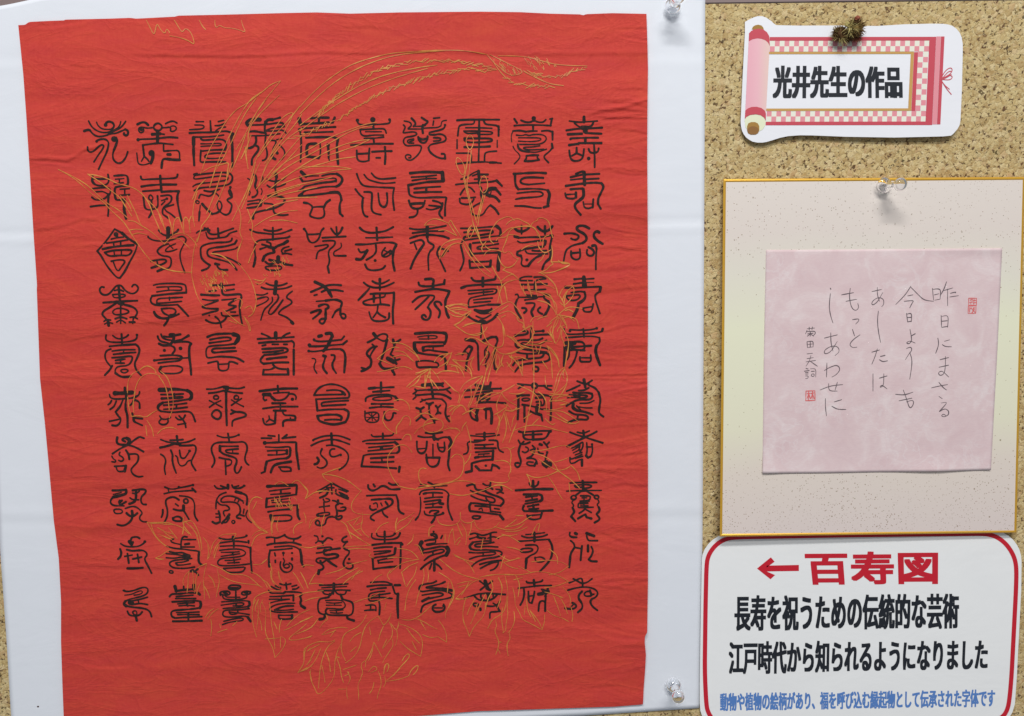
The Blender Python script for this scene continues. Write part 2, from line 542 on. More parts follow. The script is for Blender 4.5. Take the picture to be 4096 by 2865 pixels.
M = dict(
    cork=make_cork(), red=make_red(),
    white=make_white('white_sheet_paper', S(234, 238, 246)),
    label=make_white('label_paper', S(240, 241, 247)),
    sign=make_white('sign_paper', S(246, 247, 248)),
    ink=make_ink(), pink=make_pink(), clear=make_clear(),
    gold=make_gold(),
    wall=simple('wall_paint', S(200, 196, 190), 0.8, 0.2, 0.03, 8),
    rail=simple('board_frame', S(138, 120, 118), 0.5, 0.4, 0.08, 60),
    print_red=simple('print_crimson', S(204, 80, 94), 0.6, 0.3, 0.03, 200),
    print_pink=simple('print_pink', S(232, 150, 160), 0.6, 0.3, 0.03, 200),
    roll_pink=make_roll(),
    print_cream=simple('print_cream', S(238, 238, 222), 0.6, 0.3, 0.02, 200),
    disc_cream=simple('print_pale_green', S(234, 238, 206), 0.6, 0.3, 0.02, 200),
    print_gold=simple('print_ochre', S(204, 160, 92), 0.6, 0.3, 0.05, 200),
    knob=simple('print_brown', S(168, 128, 62), 0.6, 0.3, 0.12, 90),
    knob_dark=simple('print_dark_brown', S(146, 104, 56), 0.6, 0.3, 0.08, 90),
    black=simple('print_black', S(34, 38, 46), 0.55, 0.3, 0.1, 300),
    sign_red=simple('print_red', S(204, 34, 52), 0.55, 0.3, 0.06, 200),
    sign_blue=simple('print_blue', S(92, 136, 204), 0.55, 0.3, 0.08, 200),
    pencil=simple('pen_line', S(104, 92, 98), 0.7, 0.3, 0.2, 500),
    seal=simple('seal_red', S(222, 112, 112), 0.7, 0.2, 0.2, 600),
    rim=simple('gold_rim', S(226, 174, 60), 0.35, 0.5, 0.08, 200, 0.35),
    steel=simple('steel', (0.6, 0.6, 0.62), 0.3, 0.5, 0.05, 300, 1.0),
    straw=simple('dry_straw', S(134, 110, 64), 0.8, 0.2, 0.35, 260),
    straw_dark=simple('dry_seed_head', S(96, 70, 44), 0.85, 0.2, 0.4, 260),
    straw_pale=simple('pale_straw', S(190, 176, 116), 0.8, 0.2, 0.3, 260),
    bud=simple('dry_bud', S(150, 86, 66), 0.8, 0.2, 0.3, 300),
    speck=simple('dark_speck', S(84, 60, 60), 0.8, 0.2, 0.1, 300),
)

# ---------------------------------------------------------------- setting: wall, board
def box(name, x0, x1, y0, y1, z0, z1, mat, parent=None, bev=0.0):
    bm = bmesh.new()
    bmesh.ops.create_cube(bm, size=1)
    for v in bm.verts:
        v.co = Vector((x0 if v.co.x < 0 else x1, y0 if v.co.y < 0 else y1, z0 if v.co.z < 0 else z1))
    if bev:
        bmesh.ops.bevel(bm, geom=list(bm.edges), offset=bev, segments=2, affect='EDGES')
    me = bpy.data.meshes.new(name); bm.to_mesh(me); bm.free()
    me.materials.append(mat)
    o = bpy.data.objects.new(name, me); C.objects.link(o)
    if parent: o.parent = parent
    return o

wall = box('wall', -2.2, 2.2, 0.02, 0.08, 0.0, 2.8, M['wall'])
tag(wall, 'plain painted wall behind the cork board', None, None, 'structure')
top_z = float(P(3400, 9, 0)[2])
bx0, bx1, bz0 = -0.52, 0.62, CEN_Z - 0.42
board = empty('cork_board', 0, 0, 0)
tag(board, 'speckled tan cork notice board holding all the papers', 'notice board')
box('cork_panel', bx0, bx1, 0.0, 0.014, bz0, top_z, M['cork'], board)
box('frame', bx0 - 0.02, bx1 + 0.02, -0.0008, 0.0185, top_z, top_z + 0.022, M['rail'], board, 0.0006)
box('frame', bx0 - 0.02, bx1 + 0.02, -0.0008, 0.0185, bz0 - 0.022, bz0, M['rail'], board, 0.0006)
box('frame', bx0 - 0.02, bx0, -0.0008, 0.0185, bz0, top_z, M['rail'], board, 0.0006)
box('frame', bx1, bx1 + 0.02, -0.0008, 0.0185, bz0, top_z, M['rail'], board, 0.0006)

# ---------------------------------------------------------------- white backing sheet
top = [(-25, 28), (0, 24), (40, 17), (100, 4), (160, -10), (300, -30), (2821, -34)]
right = [(2821, -34), (2817, 900), (2810, 2160), (2797, 2833)]
bottom = [(49, 2950), (1500, 2905), (2337, 2863), (2797, 2833)]
left = [(-25, 28), (-40, 1200), (0, 2194), (26, 2560), (49, 2950)]
g = coons(top, bottom, left, right, 150, 170)
sheet = patch('white_sheet', g, h_white, M['white'], None, 0.0002)
tag(sheet, 'large creased white backing sheet behind the red calligraphy paper', 'paper sheet')
th = np.linspace(0, 2 * math.pi, 9)[:-1]
poly('pin_hole', [(152 + 4.5 * math.cos(t), 2827 + 3.5 * math.sin(t)) for t in th], lambda a, b: h_white(a, b) + 0.0001, M['speck'], sheet)

# ---------------------------------------------------------------- red calligraphy paper
top = [(73, 101), (100, 100), (110, 92), (118, 88), (200, 84), (255, 82), (262, 79), (436, 75), (520, 72), (545, 75), (700, 67), (712, 63), (900, 59), (1121, 53),
       (1265, 50), (1400, 55), (1600, 50), (1923, 47), (2080, 49), (2200, 55), (2321, 58), (2332, 62), (2345, 57), (2450, 53), (2586, 56)]
right = [(2586, 56), (2590, 180), (2592, 274), (2590, 420), (2589, 623), (2591, 900), (2592, 1300), (2590, 1500), (2592, 1900), (2592, 2327), (2589, 2530), (2580, 2546), (2579, 2570),
         (2584, 2620), (2580, 2690), (2575, 2754), (2572, 2818)]
bottom = [(256, 2900), (900, 2888), (1666, 2865), (1910, 2845), (2459, 2827), (2572, 2818)]
left = [(73, 101), (93, 299), (104, 450), (115, 623), (134, 934), (148, 1142), (147, 1156), (160, 1516), (180, 1700), (196, 1873), (215, 2083), (235, 2235), (244, 2406), (244, 2571), (250, 2750), (256, 2900)]
g = coons(top, bottom, left, right, 340, 640)
red = patch('red_paper', g, h_red, M['red'])
tag(red, 'wrinkled red paper brushed with rows of black seal characters', 'calligraphy')

INK = """#330 460 430
2.6 9 9 13 17 20 23 29 26.5 40 26 45 22;2.3 21 11 23 16 29 21 38 22 44 21;6 34.5 15;3.5 34 14 36 11 40 9.5 46 12 47.5 17 44 21;2 57 10 56 15 52 20 45 23 38 29;2.5 64.5 9.5 60 16 54 21 45 25 37 30;3.8 2.5 24 8 22 11 23;2.8 11 23 15 28 20 31.5 26 32.5 34 31 42 28 50 27.5 58 24 64 21.5;3.6 64 21.5 68 23.5 68 29 65 31 61.5 29 62 27;4.5 21 39.5;3 21 38.5 27 36 34 36 39 40 38.5 47 36 56 30 68 24 81;2.6 7.5 48 7.5 53 11 56 17 54 24 47 29 44 32 46 30 51 24 59 17 70;8 47 36;3.8 50 34 52 38 50 45 47 52;3 47 52 45 58 45.5 66 50 71 55 72.5 60 70 65 63 67.5 55
3.5 82 14 88 11 94 11 98 15;2.5 104 19 96 20 90 18 84 19 84 25 88 27 92 24 91 20;5 88 22;3.2 106 18 108 14 113 12 118 15 119 19 116 23 111 24 107 21 106 18;2.5 124 13 130 10 136 9 141 12;2.3 119 19 125 19 130 18 132 20 131 24 135 25 140 22 140 18 136 16 132 17;5 112 24 112 41;5.5 104 29 116 28;2.5 116 28 122 29;3 82 37 90 36 105 36 120 34 130 33 142 34;4.5 83 37;3 90 45 104 43 115 42 125 43 135 44;3.2 90 45 91 53 92 62;2.5 92 62 96 65 99 69;2.2 92 62 88 69;2.5 81 57 82 66 83 73 90 75 98 73 104 70;9 103 57;5 105 58 105 65 102 72;2.5 121 45 121 54 122 54 135 53 145 53 145 68;4 145 67 135 67 122 65 119 68 118 79;4.5 127 59 131 59
3.5 15 92 14 98 17 103 24 106 34 105 39 101 39 95 38 89;3 16 95 28 96 38 95;2.8 15 110 25 109 38 108 42 111 41 119 38 120;2.5 20 115 30 114 36 117 39 119;3.2 39 119 38 130 39 140 38 151;2.8 14 123 19 127 27 127 35 124 39 118;3.2 12 137 25 135 39 135;3.2 47 91 58 90 66 90 68 95 68 104 64 106 52 107 48 109 48 120 50 127 56 127 62 126;4.2 63 126 62 132 62 142 65 155;2 49 96 62 95;2 55 96 55 102;2 47 103 61 101;2.4 56 111 70 110;2.4 63 111 63 119;2.4 56 120 70 119
3 87 92 88 97 100 96 130 95 141 94 142 89;3.6 116 91 117 105 118 115;3 88 107 100 105 116 104;4 118 104 140 104;3 90 114 105 113 118 112;3.5 118 115 130 114 144 114;3.6 144 114 141 122 143 138 148 158;2.8 91 123 92 132 93 139 98 142 104 141 111 139 113 134 112 121;2.5 101 118 98 125 103 128 106 124 101 118;3 103 128 103 142 103 147 99 153;3 117 121 133 119 133 130 120 138 119 148 124 151 128 154;4.5 126 125;2.3 118 128 124 126;2.3 118 134 123 129;2.5 122 138 136 134;2.5 122 139 125 144 131 147 138 153
#750 460 430
2.8 13 10 24 10;2.5 11 15 25 15 24 21 3 22;3 34 9 35 25;2.5 46 10 54 8;2.5 41 16 48 16 57 12;2.5 57 18 48 19 42 24;3 3 27 20 26 40 26 55 24 63 25 68 29;4.2 68 28 65 33 67 45 67 60 67 78;2.5 8 33 25 33 40 32 54 30;5.5 9 34 9 44;4.2 9 44 9 58 10 75;3.2 20 35 22 38 34 37 50 36 57 39 58 46 56 52;2.8 56 52 40 52 21 54;3 20 53 19 65 19 71 30 70 57 70;2 20 43 34 43 50 42 51 46 34 46 20 47;2.6 55 57 40 57 28 59 25 62 28 65 40 65 53 64
5.5 108 7 95 7 87 11 90 15;3 90 15 105 15 120 14 140 11 144 14 144 17;4 144 17 136 18;2.5 136 18 124 20 118 23;4.5 117 12 119 7 127 7;3 127 7 138 4;4 138 4;3.5 116 10 115 24 117 28;3 92 25 100 24 110 26 117 27;2.5 118 24 132 24 140 22 146 25 148 29;2.5 94 31 110 31 125 30 138 28;2.8 117 28 116 38 116 46 119 54 119 62 116 67 112 68;3.3 102 32 103 40 99 47 92 50 86 49;3.3 100 45 106 47 106 53 100 60 96 66 96 74;2.3 123 38 132 38 132 43 128 50;2.3 133 37 141 35;2.6 137 45 143 50 146 57 143 64 138 68;4 126 59 127 64 131 66;2 128 50 126 59;4.8 134 57;2 134 52 134 57
4 10 89 14 88;3 11 90 25 88 45 86 60 86 67 90 67 98 62 104 52 106 30 108 18 109 10 113;2.5 11 90 8 96 20 95 40 92 55 91 61 93 60 97 50 99 35 101 20 102 12 104 8 107;2.8 25 113 34 115 42 113 48 111;2.5 40 115 34 122 25 120 19 118 17 124;2.3 40 115 46 120 48 124;2.3 15 128 18 130 16 133 12 131 13 128 15 128;1.8 19 135 18 145;3 18 145 17 158;4 22 133 28 140 37 148;3 37 148 46 146 52 138 50 130 46 128 44 132 45 140 50 146 57 150 63 147 66 138 66 133 60 129 59 126 67 123 66 120;5.5 63 114 65 119;4 64 108;2.5 64 108 62 117
3 98 89 102 90 103 97 101 105;3.5 103 97 100 106 104 112 105 117 101 122 97 123;2 90 95 94 97 93 102;2 112 91 113 96 111 100;2 92 112 94 116 92 120;2 110 110 112 114 110 119;4.8 132 88 133 93;3.5 133 93 131 105 131 112 133 118;2.6 119 96 126 99 134 99 142 97 147 92;2.8 119 105 124 109 132 108 140 106 146 103;4.5 121 121 133 121;3.5 133 121 143 123 146 128 140 135 128 140 112 143 100 146 98 149 98 155;2.8 90 129 100 128 108 126 110 129;2.8 90 134 98 132 108 132;5 110 129 109 135;3 89 139 100 138 108 136;2.8 115 132 128 133 128 137;2.8 128 140 129 146 134 149 142 150 150 149
#1170 460 430
6 10 6 12 14;4 12 14 22 13 45 12 60 11;4 60 11 63 4;3.5 27 5 40 4 54 4;3.5 40 4 39 12;3.5 15 20 35 19 64 18;3.3 11 22 13 35 13 50 12 70;5 11 22;3 18 26 35 26 60 25;3.8 20 34 40 33 62 33 68 36;4 68 36 66 45 67 60 68 73;4.2 35 43 22 43 21 55 22 62;4.5 22 62 39 64;2.5 41 42 42 52 41 62;6 53 45;4 53 45 54 56 54 64;2 54 64 55 68
9 120 7;3.5 120 9 121 20;5 97 8;2.8 97 8 98 14 110 15 130 14 145 13 146 8;4 145 7;2.5 101 22 120 21 138 20 140 27;2.5 101 22 102 29 108 32 120 30 136 30;2.3 109 25 133 25;2.6 107 35 120 35 136 33;3.3 121 35 122 43;2.8 87 45 105 44 125 43;3.5 125 43 150 43;2.8 96 53 96 64 99 69 107 70 114 68;3 97 58 106 58 115 57;3 115 50 114 60 114 68;3.3 119 55 135 54 148 54;3.3 138 48 139 60 138 73;2.8 125 64 131 64
5 13 85 18 90;5 18 90 20 92;2.3 20 92 30 91 39 91;3.5 11 93 15 99;2.4 15 99 22 99 40 96 58 94 66 95 65 100;3.3 65 98 60 100 45 101 30 104 18 107;2.6 18 107 14 111 8 114;2.8 44 91 55 88 66 88;4.2 66 88 73 92 75 98 70 105 65 107;2.8 65 107 50 107 34 110 20 112 14 117;4.5 10 121 14 118;3.5 12 122 25 120 45 118 58 116;4.5 56 116 68 115 72 120 73 127;4 73 127 70 135 71 147;3.5 71 147 75 151;3.5 17 131 24 132 29 136;3.3 56 127 50 131 47 138;3 29 138 38 137 47 137;2.8 30 138 28 144 25 150 30 153 40 155 47 152 48 146 46 138
2.8 96 88 99 97 104 105 112 107 130 108 151 109;2.5 107 89 112 96 120 99 132 102 143 102 153 101;3 118 87 124 94 133 96 145 95 154 94;3 152 109 150 118 150 128 152 142;3.2 94 111 100 119 106 124;3.3 105 125 104 135 105 145 108 151 112 152;3.3 107 115 118 115 119 120 118 133 118 142 122 147 132 149;3.5 128 117 129 128 131 135 136 138 140 136 142 128 141 117
#1590 460 430
2.5 10 9 16 10 20 12 21 16 16 20;2.3 16 21 25 21 36 21;3.5 21 5 26 10 27 14 24 17;2.2 24 17 35 17 40 16;3 36 4 42 8 46 10 42 14 36 17;3.6 38 15 37 22 38 27;2.3 36 20 50 19 60 19 65 16;2.3 65 16 66 9 73 8;2.3 54 5 63 4;2.5 54 9 53 15;2.2 41 16 45 10;3.5 71 15;2.8 71 15 70 20 62 23 48 26;2.8 48 26 47 29 54 30 64 28 71 31 73 36 70 40 60 42 49 44 46 49;3 46 49 48 55 55 61 64 65 71 65;4 71 65 71 58 66 58;2.8 9 15;2.5 9 15 12 18 9 24 8 27 15 26 24 25 29 27 28 30 22 32 12 33 9 37 9 42 13 46 20 46 30 45 35 46 36 50 32 58 26 64 20 68 14 67 11 62 14 59 20 60 20 64 17 64;2.6 24 36 15 37 15 42 24 42;2.2 24 38 18 40;2.6 54 34 64 34 65 38 54 39;3.5 31 33 32 38 37 42 42 41 45 36 45 32;4 32 35 38 37 44 35
3.5 89 8 105 7 130 7 152 7;3 122 7 122 40 121 70;4 122 15 122 35;2.8 115 9 114 14 100 14 92 16 91 22 90 31;3 129 9 131 14 142 15 150 16 152 22;3.5 151 17 151 31;2.5 102 19 122 19 141 20;2.5 99 24 120 24 142 25 142 29 120 29;2.8 100 25 104 28 120 27;3 100 35 122 35 140 35 142 38 138 40 122 41 103 41 100 37;3.5 100 48 122 48 138 47;2.5 89 37 89 50;2 149 38 149 48;2.5 88 57 100 57 109 57 111 62 110 71;2.5 148 54 134 55 130 58 130 70;3 88 73 105 71 130 70;3.5 138 71 148 71;2 130 70 155 72
4.5 19 87 40 85 65 86;6 67 86 68 98;3.8 68 99 45 100 16 105;2.8 21 93 40 92 58 90;2.6 22 98 42 95 58 95;3 43 92 43 96;3.2 16 105 17 115 18 120 25 123 35 124 55 123 72 123;3.3 73 124 71 135 71 150;3 25 110 45 108 64 107;3.3 25 116 45 115 66 115;3.3 43 109 43 115;3.5 17 128 19 136 24 140 33 140 39 136 41 128;4 20 133 30 132 40 132;2.8 30 141 30 147 26 152 18 153;3 53 128 62 130 67 134;3 47 135 56 136 66 137;3.3 67 132 66 140 62 145 63 150 67 154;2.8 43 140 50 142 58 140 65 137
2.8 95 96 104 93 114 86 120 84;4.5 121 84 122 95 122 102;4 122 89 135 89;2.5 112 91 120 88;2.5 115 96 135 95;2.8 87 104 105 102 125 101 140 100 148 98;3.5 148 98 152 102 156 106;2.8 94 119 98 112 104 107 110 109 115 115;4.5 104 113;2.8 93 125 93 131 97 133 106 134 111 131 114 126;3 96 124 108 124 116 123;3.3 123 107 126 110 124 117 126 124 127 130;2.6 127 130 118 134 112 138 109 143 112 149 120 151 128 149 133 140 138 135;3.5 139 135 146 140 151 148;6 131 116 138 110 146 110;4 146 110 150 114 154 119;5 130 117 138 121;3.6 138 121 146 122 152 129;2 140 113 139 119
#2020 460 430
3.5 14 6 18 12;3 14 16 30 15 50 15 69 16;3 70 6 68 16;2.5 67 6 71 5;3 24 8 31 11 38 11 43 8 50 11 57 11 61 7;6 43 5;3.5 43 5 43 9;3.5 42 16 42 24;2.8 30 25 40 24 48 24;2.8 12 24 22 23 31 25;2 12 24 9 31 10 40;2.8 55 24 64 23 70 25;3.3 71 25 71 31 71 37;2 12 47 15 53 20 57 23 62 20 67 14 73;4 70 43 71 49;2.8 71 49 66 55 58 61 59 65 65 71;2.2 17 30 25 31 31 29 36 31 42 29 55 29 61 32 62 37 57 42 48 44 35 44 22 44;3.6 19 44 20 50 26 54 36 55;2 36 55 46 56 57 53 62 51;2 20 34 35 34 50 34 55 36 50 39 35 40 20 39;2.3 52 46 40 48 29 48 27 50 34 52 45 52 58 51;3 32 61 41 60 50 60;2.8 32 61 32 65 29 69;3 29 69 40 69 51 67;2.8 49 60 48 64 51 67
5 118 3 118 10;2.5 96 9 110 11 125 10 138 9;3 104 12 108 16 114 19;3 132 11 130 16 124 19;9 120 24;6 115 19 125 19;4 92 23;3 92 23 105 21 115 20;3.5 126 20 145 19;3.8 94 29 115 28;3.3 120 27 144 28;3.2 98 35 120 34 139 34;4 98 36;3.8 120 35 120 42;4 96 45 110 43;3.6 110 42 144 42;3.2 96 53 97 62 100 68 107 69 114 67 117 61 118 51;3.5 107 49 107 57;3 107 57 100 61;3 107 57 114 60;3.3 133 44 134 60 134 78;3.2 125 51 127 56 133 57 139 55 140 50;5 125 65
3.8 13 88 30 87 50 86 61 87;3.6 15 89 15 98 16 106 20 111;2.8 20 111 40 110 58 111 64 113;4.5 64 113 67 118 65 127 64 134;4 65 136 58 138;3 15 136 30 136 45 139 54 139;3.3 57 94 40 93 27 94 22 99 26 103 35 104;2.6 35 104 59 102;2.6 18 117 35 115 52 114 58 118 54 122 40 123;3 40 123 25 124 16 126
3.3 106 88 113 85 118 84 120 90;5.5 118 86 119 104;3 121 89 141 88;3 98 93 116 89;2.5 98 97 116 95;3 121 96 140 95;4 91 106 105 104 120 102;3 120 102 135 101 143 102;4 144 102 148 107 143 117 139 125 139 133;3.3 139 133 143 140;3.5 98 111 110 110 116 110;4.5 117 111 118 122 112 127;4.2 112 127 104 133 105 140 113 149;2.8 90 117 91 123 95 125 104 125 106 122;4 106 116 106 123;2.5 92 119 106 118;3 117 130 118 138 124 140 130 138;3.5 131 138 132 126;1.5 119 133 130 133
#370 895 430
3 33 8 22 24 7 41;3 7 41 13 48 20 61 30 74 37 81 41 81;3.8 41 81 48 72 55 58;2.6 55 58 64 42 67 31;4 66 30 53 22 44 14;3 44 14 33 8;6.5 35 16;4 35 17 37 20;2.6 28 23 36 21 46 20;2.6 21 29 36 27 53 24;2.6 31 28 32 33;2.6 42 26 42 32;3.8 15 38 28 35 45 33 61 32;3 18 43 30 40 45 39 58 39 59 42 53 48 42 47 25 49 19 44;2.2 32 41 33 48;2.2 43 40 43 47;2.8 28 56 37 54 46 54 49 57 42 66 39 71 35 68 31 57
5.5 113 7 113 22;4 113 22 114 25;3 99 10 104 16 111 18;3 128 9 125 13 117 17;2.5 83 19;2.5 83 20 88 24 98 26 112 26 122 23 131 19 136 19 141 24 135 33 130 44 132 58 138 73;2.8 113 30 104 33 97 39 97 43 103 48 115 49 118 54 117 63 113 67 104 68;4 104 68 97 71;3.2 87 56 98 54 108 53 111 56 106 60 97 63;3.5 97 63 88 66;2.5 96 55 98 63;2.3 124 30 114 34 108 40 111 42 119 41 126 38;2 115 32 120 37
3 17 95 13 94 10 99 13 105 19 107 25 105 31 98 36 92 43 92 47 98 53 103 60 105 66 102 69 96 65 91 61 91 59 94;4 39 94 40 105 41 115;2.6 33 100 40 98 46 101;2.6 30 106 40 105 50 106 47 110 32 111 30 107;3.5 16 118 30 117 45 116 67 115;7 40 118 44 119;3.5 36 118 26 125 17 130 14 135 17 139 21 143;3.5 48 121 60 124 66 129 67 134 63 140;2.5 42 119 42 149;2.5 42 126 34 127 29 132 33 136 42 136 52 134 55 131 50 128 42 126;5 23 145 24 152;2.5 17 146 21 143 27 144;2.5 18 150 23 147 30 149;3 34 142 42 139 51 142;2.5 36 147 42 143 49 148;2.5 56 140 62 139 67 142;2.5 61 140 60 149;3 55 147 63 147
3 91 92 98 90 115 89 138 90 140 96 140 103;3.5 140 103 125 104 105 106 89 108;2.5 96 95 115 94 132 94 134 98 131 100 115 99 96 102;2.5 113 95 114 99;3 89 108 86 114 89 120 97 122 110 122 127 121;3.2 127 121 134 128 143 138;2.8 134 110 112 111 96 112 96 119;2.5 96 119 112 118 133 116;2.5 115 110 115 114;3 104 127 115 126 122 127 125 131 122 136 116 136;2.8 103 127 104 131 108 135 116 138;4.5 92 132 95 138 104 142 113 141;3.2 113 141 122 138 129 135;3.5 114 140 111 147 107 152
#770 895 430
3 6 14 9 11 17 10 23 7;4 18 7 25 10;3 23 12 27 16 37 16 44 13 52 10 61 7;3.6 38 7 39 20;2.6 20 13 22 21 28 23 40 21 51 20 55 14 66 11;3.2 59 22 58 26 50 28 32 28 19 31 12 35 12 44 13 51 18 57 26 62;3 26 62 23 67 14 70;4 66 25 63 30;3 63 30 50 34 30 36 22 39 22 47 28 51 42 54 55 58 61 62 66 69;2.8 67 35 64 38 45 41 32 42 29 44 38 48 50 50 60 54 71 61;4 34 60 40 61;3.2 36 60 38 66 43 69 52 69
3 86 9 94 13 105 14 120 16 132 15 140 12 148 9;3.8 120 6 120 24;3 107 9 114 11 124 11 133 8;3 145 19 142 21 130 22 115 24 102 24 95 27 92 36 94 48 93 60;3.6 94 50 93 58 91 64;3 111 27 117 29 117 34;3 104 31 112 33 118 35;3 101 38 110 35;5 120 36 122 42;5 142 26 136 30;3.6 136 30 127 33 122 37 113 35;3.5 122 43 112 45 107 49;5 107 49 105 55;2.5 144 34 136 36 132 41 136 45;2.5 148 38 138 41;2.5 148 46 140 44 134 45;6.5 128 50 128 57;4 115 54 122 56 128 57;3.5 109 57 114 61 122 59;3.5 131 57 139 61 149 62;2.8 110 64 120 63 131 63 134 66 130 69 118 70 110 68 109 65
5 43 90 44 95;3.5 44 95 44 104 48 107 60 106 72 105 73 109;3 26 92 40 92;3 45 93 62 91;4 62 91;3 25 101 35 100;3.2 49 100 62 98;3.2 13 106 28 107 40 107;3.5 73 110 70 120 71 136 74 149;2.6 15 113 27 115 38 114;2.8 38 115 28 119 15 123 14 125 25 127 38 127;3 38 128 38 130 28 132 15 136;2.6 44 114 56 113 65 112;3 65 113 52 121 58 122 65 123;2.8 65 124 55 129 49 131;2.6 57 132 64 132;2.6 25 137;2.6 43 133 44 138 57 138 68 137;3 34 139 37 141 41 146 43 155;3 51 139 48 144 42 148 33 149 25 147 20 144
5.5 125 87 123 104;3 110 89 116 92 125 93 134 92 141 89;3 103 95 110 98 124 98 138 97 148 93;2.5 97 90;2.6 94 106 105 107 112 104;2.6 95 113 105 110 112 109 114 113 108 118 96 123;2.6 119 110 120 116 114 122 108 127 105 133 102 144;3.6 127 106 129 110 126 116;2.8 126 116 120 122 115 128 113 134 117 136 122 132 128 124 135 114;2.8 149 101 142 106 140 111 147 114 149 118 144 122 136 126 130 131 128 135 134 137 141 140 147 145;5 148 147 150 149
#1190 895 430
4 10 8;3 10 8 14 13 15 21 18 27 23 29 29 26 33 20 35 11 39 7;2.8 15 16 25 16 33 15;3.8 50 7 54 13 58 17 64 13 67 6;3 58 5 59 18;3 37 21 55 20 72 19;2.8 38 26 50 25 57 26 55 33 47 39 46 46 48 53 47 60 45 64;3.8 45 64 47 73;2.6 26 34 38 32 45 31 46 34 40 38 30 41 28 52;2.4 65 29 66 35 60 39 54 42 54 48 60 48;3 60 48 72 48
3.6 93 6 98 11 108 14 120 13 132 11 143 5;3.6 118 6 119 24;3 102 21 120 21 142 20;3.3 87 31 105 31 125 28 143 28 148 31;3.8 147 33 143 40 142 56 145 70;3.2 117 32 118 42 112 49 103 54;3.5 91 38 94 44 105 40;4.5 104 40 99 49 95 54 88 53;2.8 131 36 126 42 126 49 132 50 139 46 141 41;3 139 40 129 47;2.6 130 40 138 44;4 116 55;3.4 101 61 104 68 112 70 122 69 128 67 131 63
5 26 87 37 92;5 37 92 45 98 51 109;3.4 20 102 32 97 44 92 55 91 65 92;3.4 36 102 42 99;3.4 48 99 58 99 68 101;3 25 107 29 106;2.2 28 116 42 115;3.4 42 115 55 113 63 115 67 118 64 126 64 136;3.2 64 127 57 130 52 140;3.2 64 136 67 142 72 141 72 136 68 134 64 136;3.8 32 123 39 120 45 121 47 125 42 128;3.8 42 128 42 135 42 142;3.4 42 142 40 148 36 150 32 146 35 142 41 142;3.4 20 133 30 129 36 129 32 135 23 142
4.5 123 83 123 91;3.2 123 91 123 99;3.2 112 86 117 89 125 90 132 87 137 84;3.2 99 88 105 93 115 96 128 95 138 91 144 88;3.5 107 97 102 103 91 114;3.4 109 105 122 104 135 104 144 103;3.8 144 103 144 115 142 130 143 149;4 114 107 114 117;3.5 123 106 124 120;2.4 131 106 130 110 114 111;3.2 117 111 104 114 97 117 100 121 113 122 126 120 137 122;3 120 123 119 132 113 140;3 119 132 123 136 131 140;3.2 107 132 109 140 113 145 122 146 131 145 137 142 137 134
#1610 895 430
5.5 37 5 37 20;3.2 37 20 38 27 43 30 47 32 46 37 41 41 38 49 39 69;3 11 7 20 9 37 8 55 5 65 3;3 15 14 30 12 45 11 61 11;3.2 11 22 22 18 38 16 55 18 62 19 69 22;3.2 12 29 22 25 29 24 32 28 32 31;3.8 31 32 24 42 17 54 12 67;3.2 18 30 21 38;3 68 41 60 37 53 38 51 45 55 52 58 58 64 71;3 66 40 62 46 57 49;2.8 53 38 56 34
2.8 87 7 105 7 125 5 141 4;5 141 4 147 9 146 17;3 92 13 105 12 120 10 134 10 136 13 130 15 110 18 97 19 92 20 91 24;2.5 145 18 125 20 105 23 91 25 88 28 87 33;3.3 87 33 90 45 92 55 89 64 86 70;3 142 26 125 27 105 29;5.5 101 31 101 40 104 47;3.3 104 45 120 44 145 43;5.5 145 44 143 58 143 69;2.8 143 30 128 33 112 34 111 38 125 38 143 37;3.2 100 55 101 66;2.8 101 57 118 57 132 56;4 132 55 131 63;3.4 131 64 118 65 103 66
4.2 34 83 44 82 47 85 45 92 46 97;3.4 24 88 25 93 40 94 62 90;3.5 62 90 63 84;3.8 19 102 35 99 48 97 62 99 70 101;4 70 101 68 107 64 114 64 125 66 134 69 140;3.2 15 117 24 109 33 107 46 107 48 109 46 114 40 120 38 125;3.6 38 125 42 130 42 137 39 143 34 144 29 141 29 137 33 136 35 139;3.2 39 109 30 118 19 128;3.4 58 121 56 117 50 116 47 119 51 125 56 130 56 135 54 140
3.8 103 81 107 86 120 86 132 84 139 83 139 79;4.5 120 81 120 93;4 88 96 96 93;3.4 96 93 115 91 151 91;2.6 98 100 115 99 140 97 141 101 138 105 125 106 105 110 100 112 98 119 99 125;2.6 99 125 115 123 128 121;3.6 128 121 145 121;2.6 99 105 115 103 135 101;2.6 106 114 120 112 134 111;2.6 107 118 120 117 131 116;2.4 121 99 121 105;4.5 108 129 120 131 132 129;3 108 129 116 134 126 134 133 131 133 127;4 96 137 105 143 114 147;4 142 135 135 143 125 148;7 117 146 122 147;2.5 110 138 121 143 132 136;3 118 148 118 158 117 170
#2030 895 430
4 11 7 15 11 22 12;3.5 22 12 29 9 32 6;3.5 21 3 21 15;4 45 5 50 10 56 12;4 56 12 63 9 67 4;3.8 56 4 56 15;4.5 11 19 17 21;3.2 17 21 35 20 52 20 67 17;3.8 67 18 65 26 63 36 65 45 63 52;4 62 53 55 59 52 68;3 15 26 20 29 35 27 50 25 56 25;4 57 26 56 31;3.4 54 34 38 36 24 38 15 42;4 15 42 14 47 20 48;3 20 48 22 53 20 60 24 64 31 63;4 31 63 36 56 43 50 50 47;2.8 58 40 45 41 37 40;2.6 60 45 45 45 30 45 27 41;5 29 54
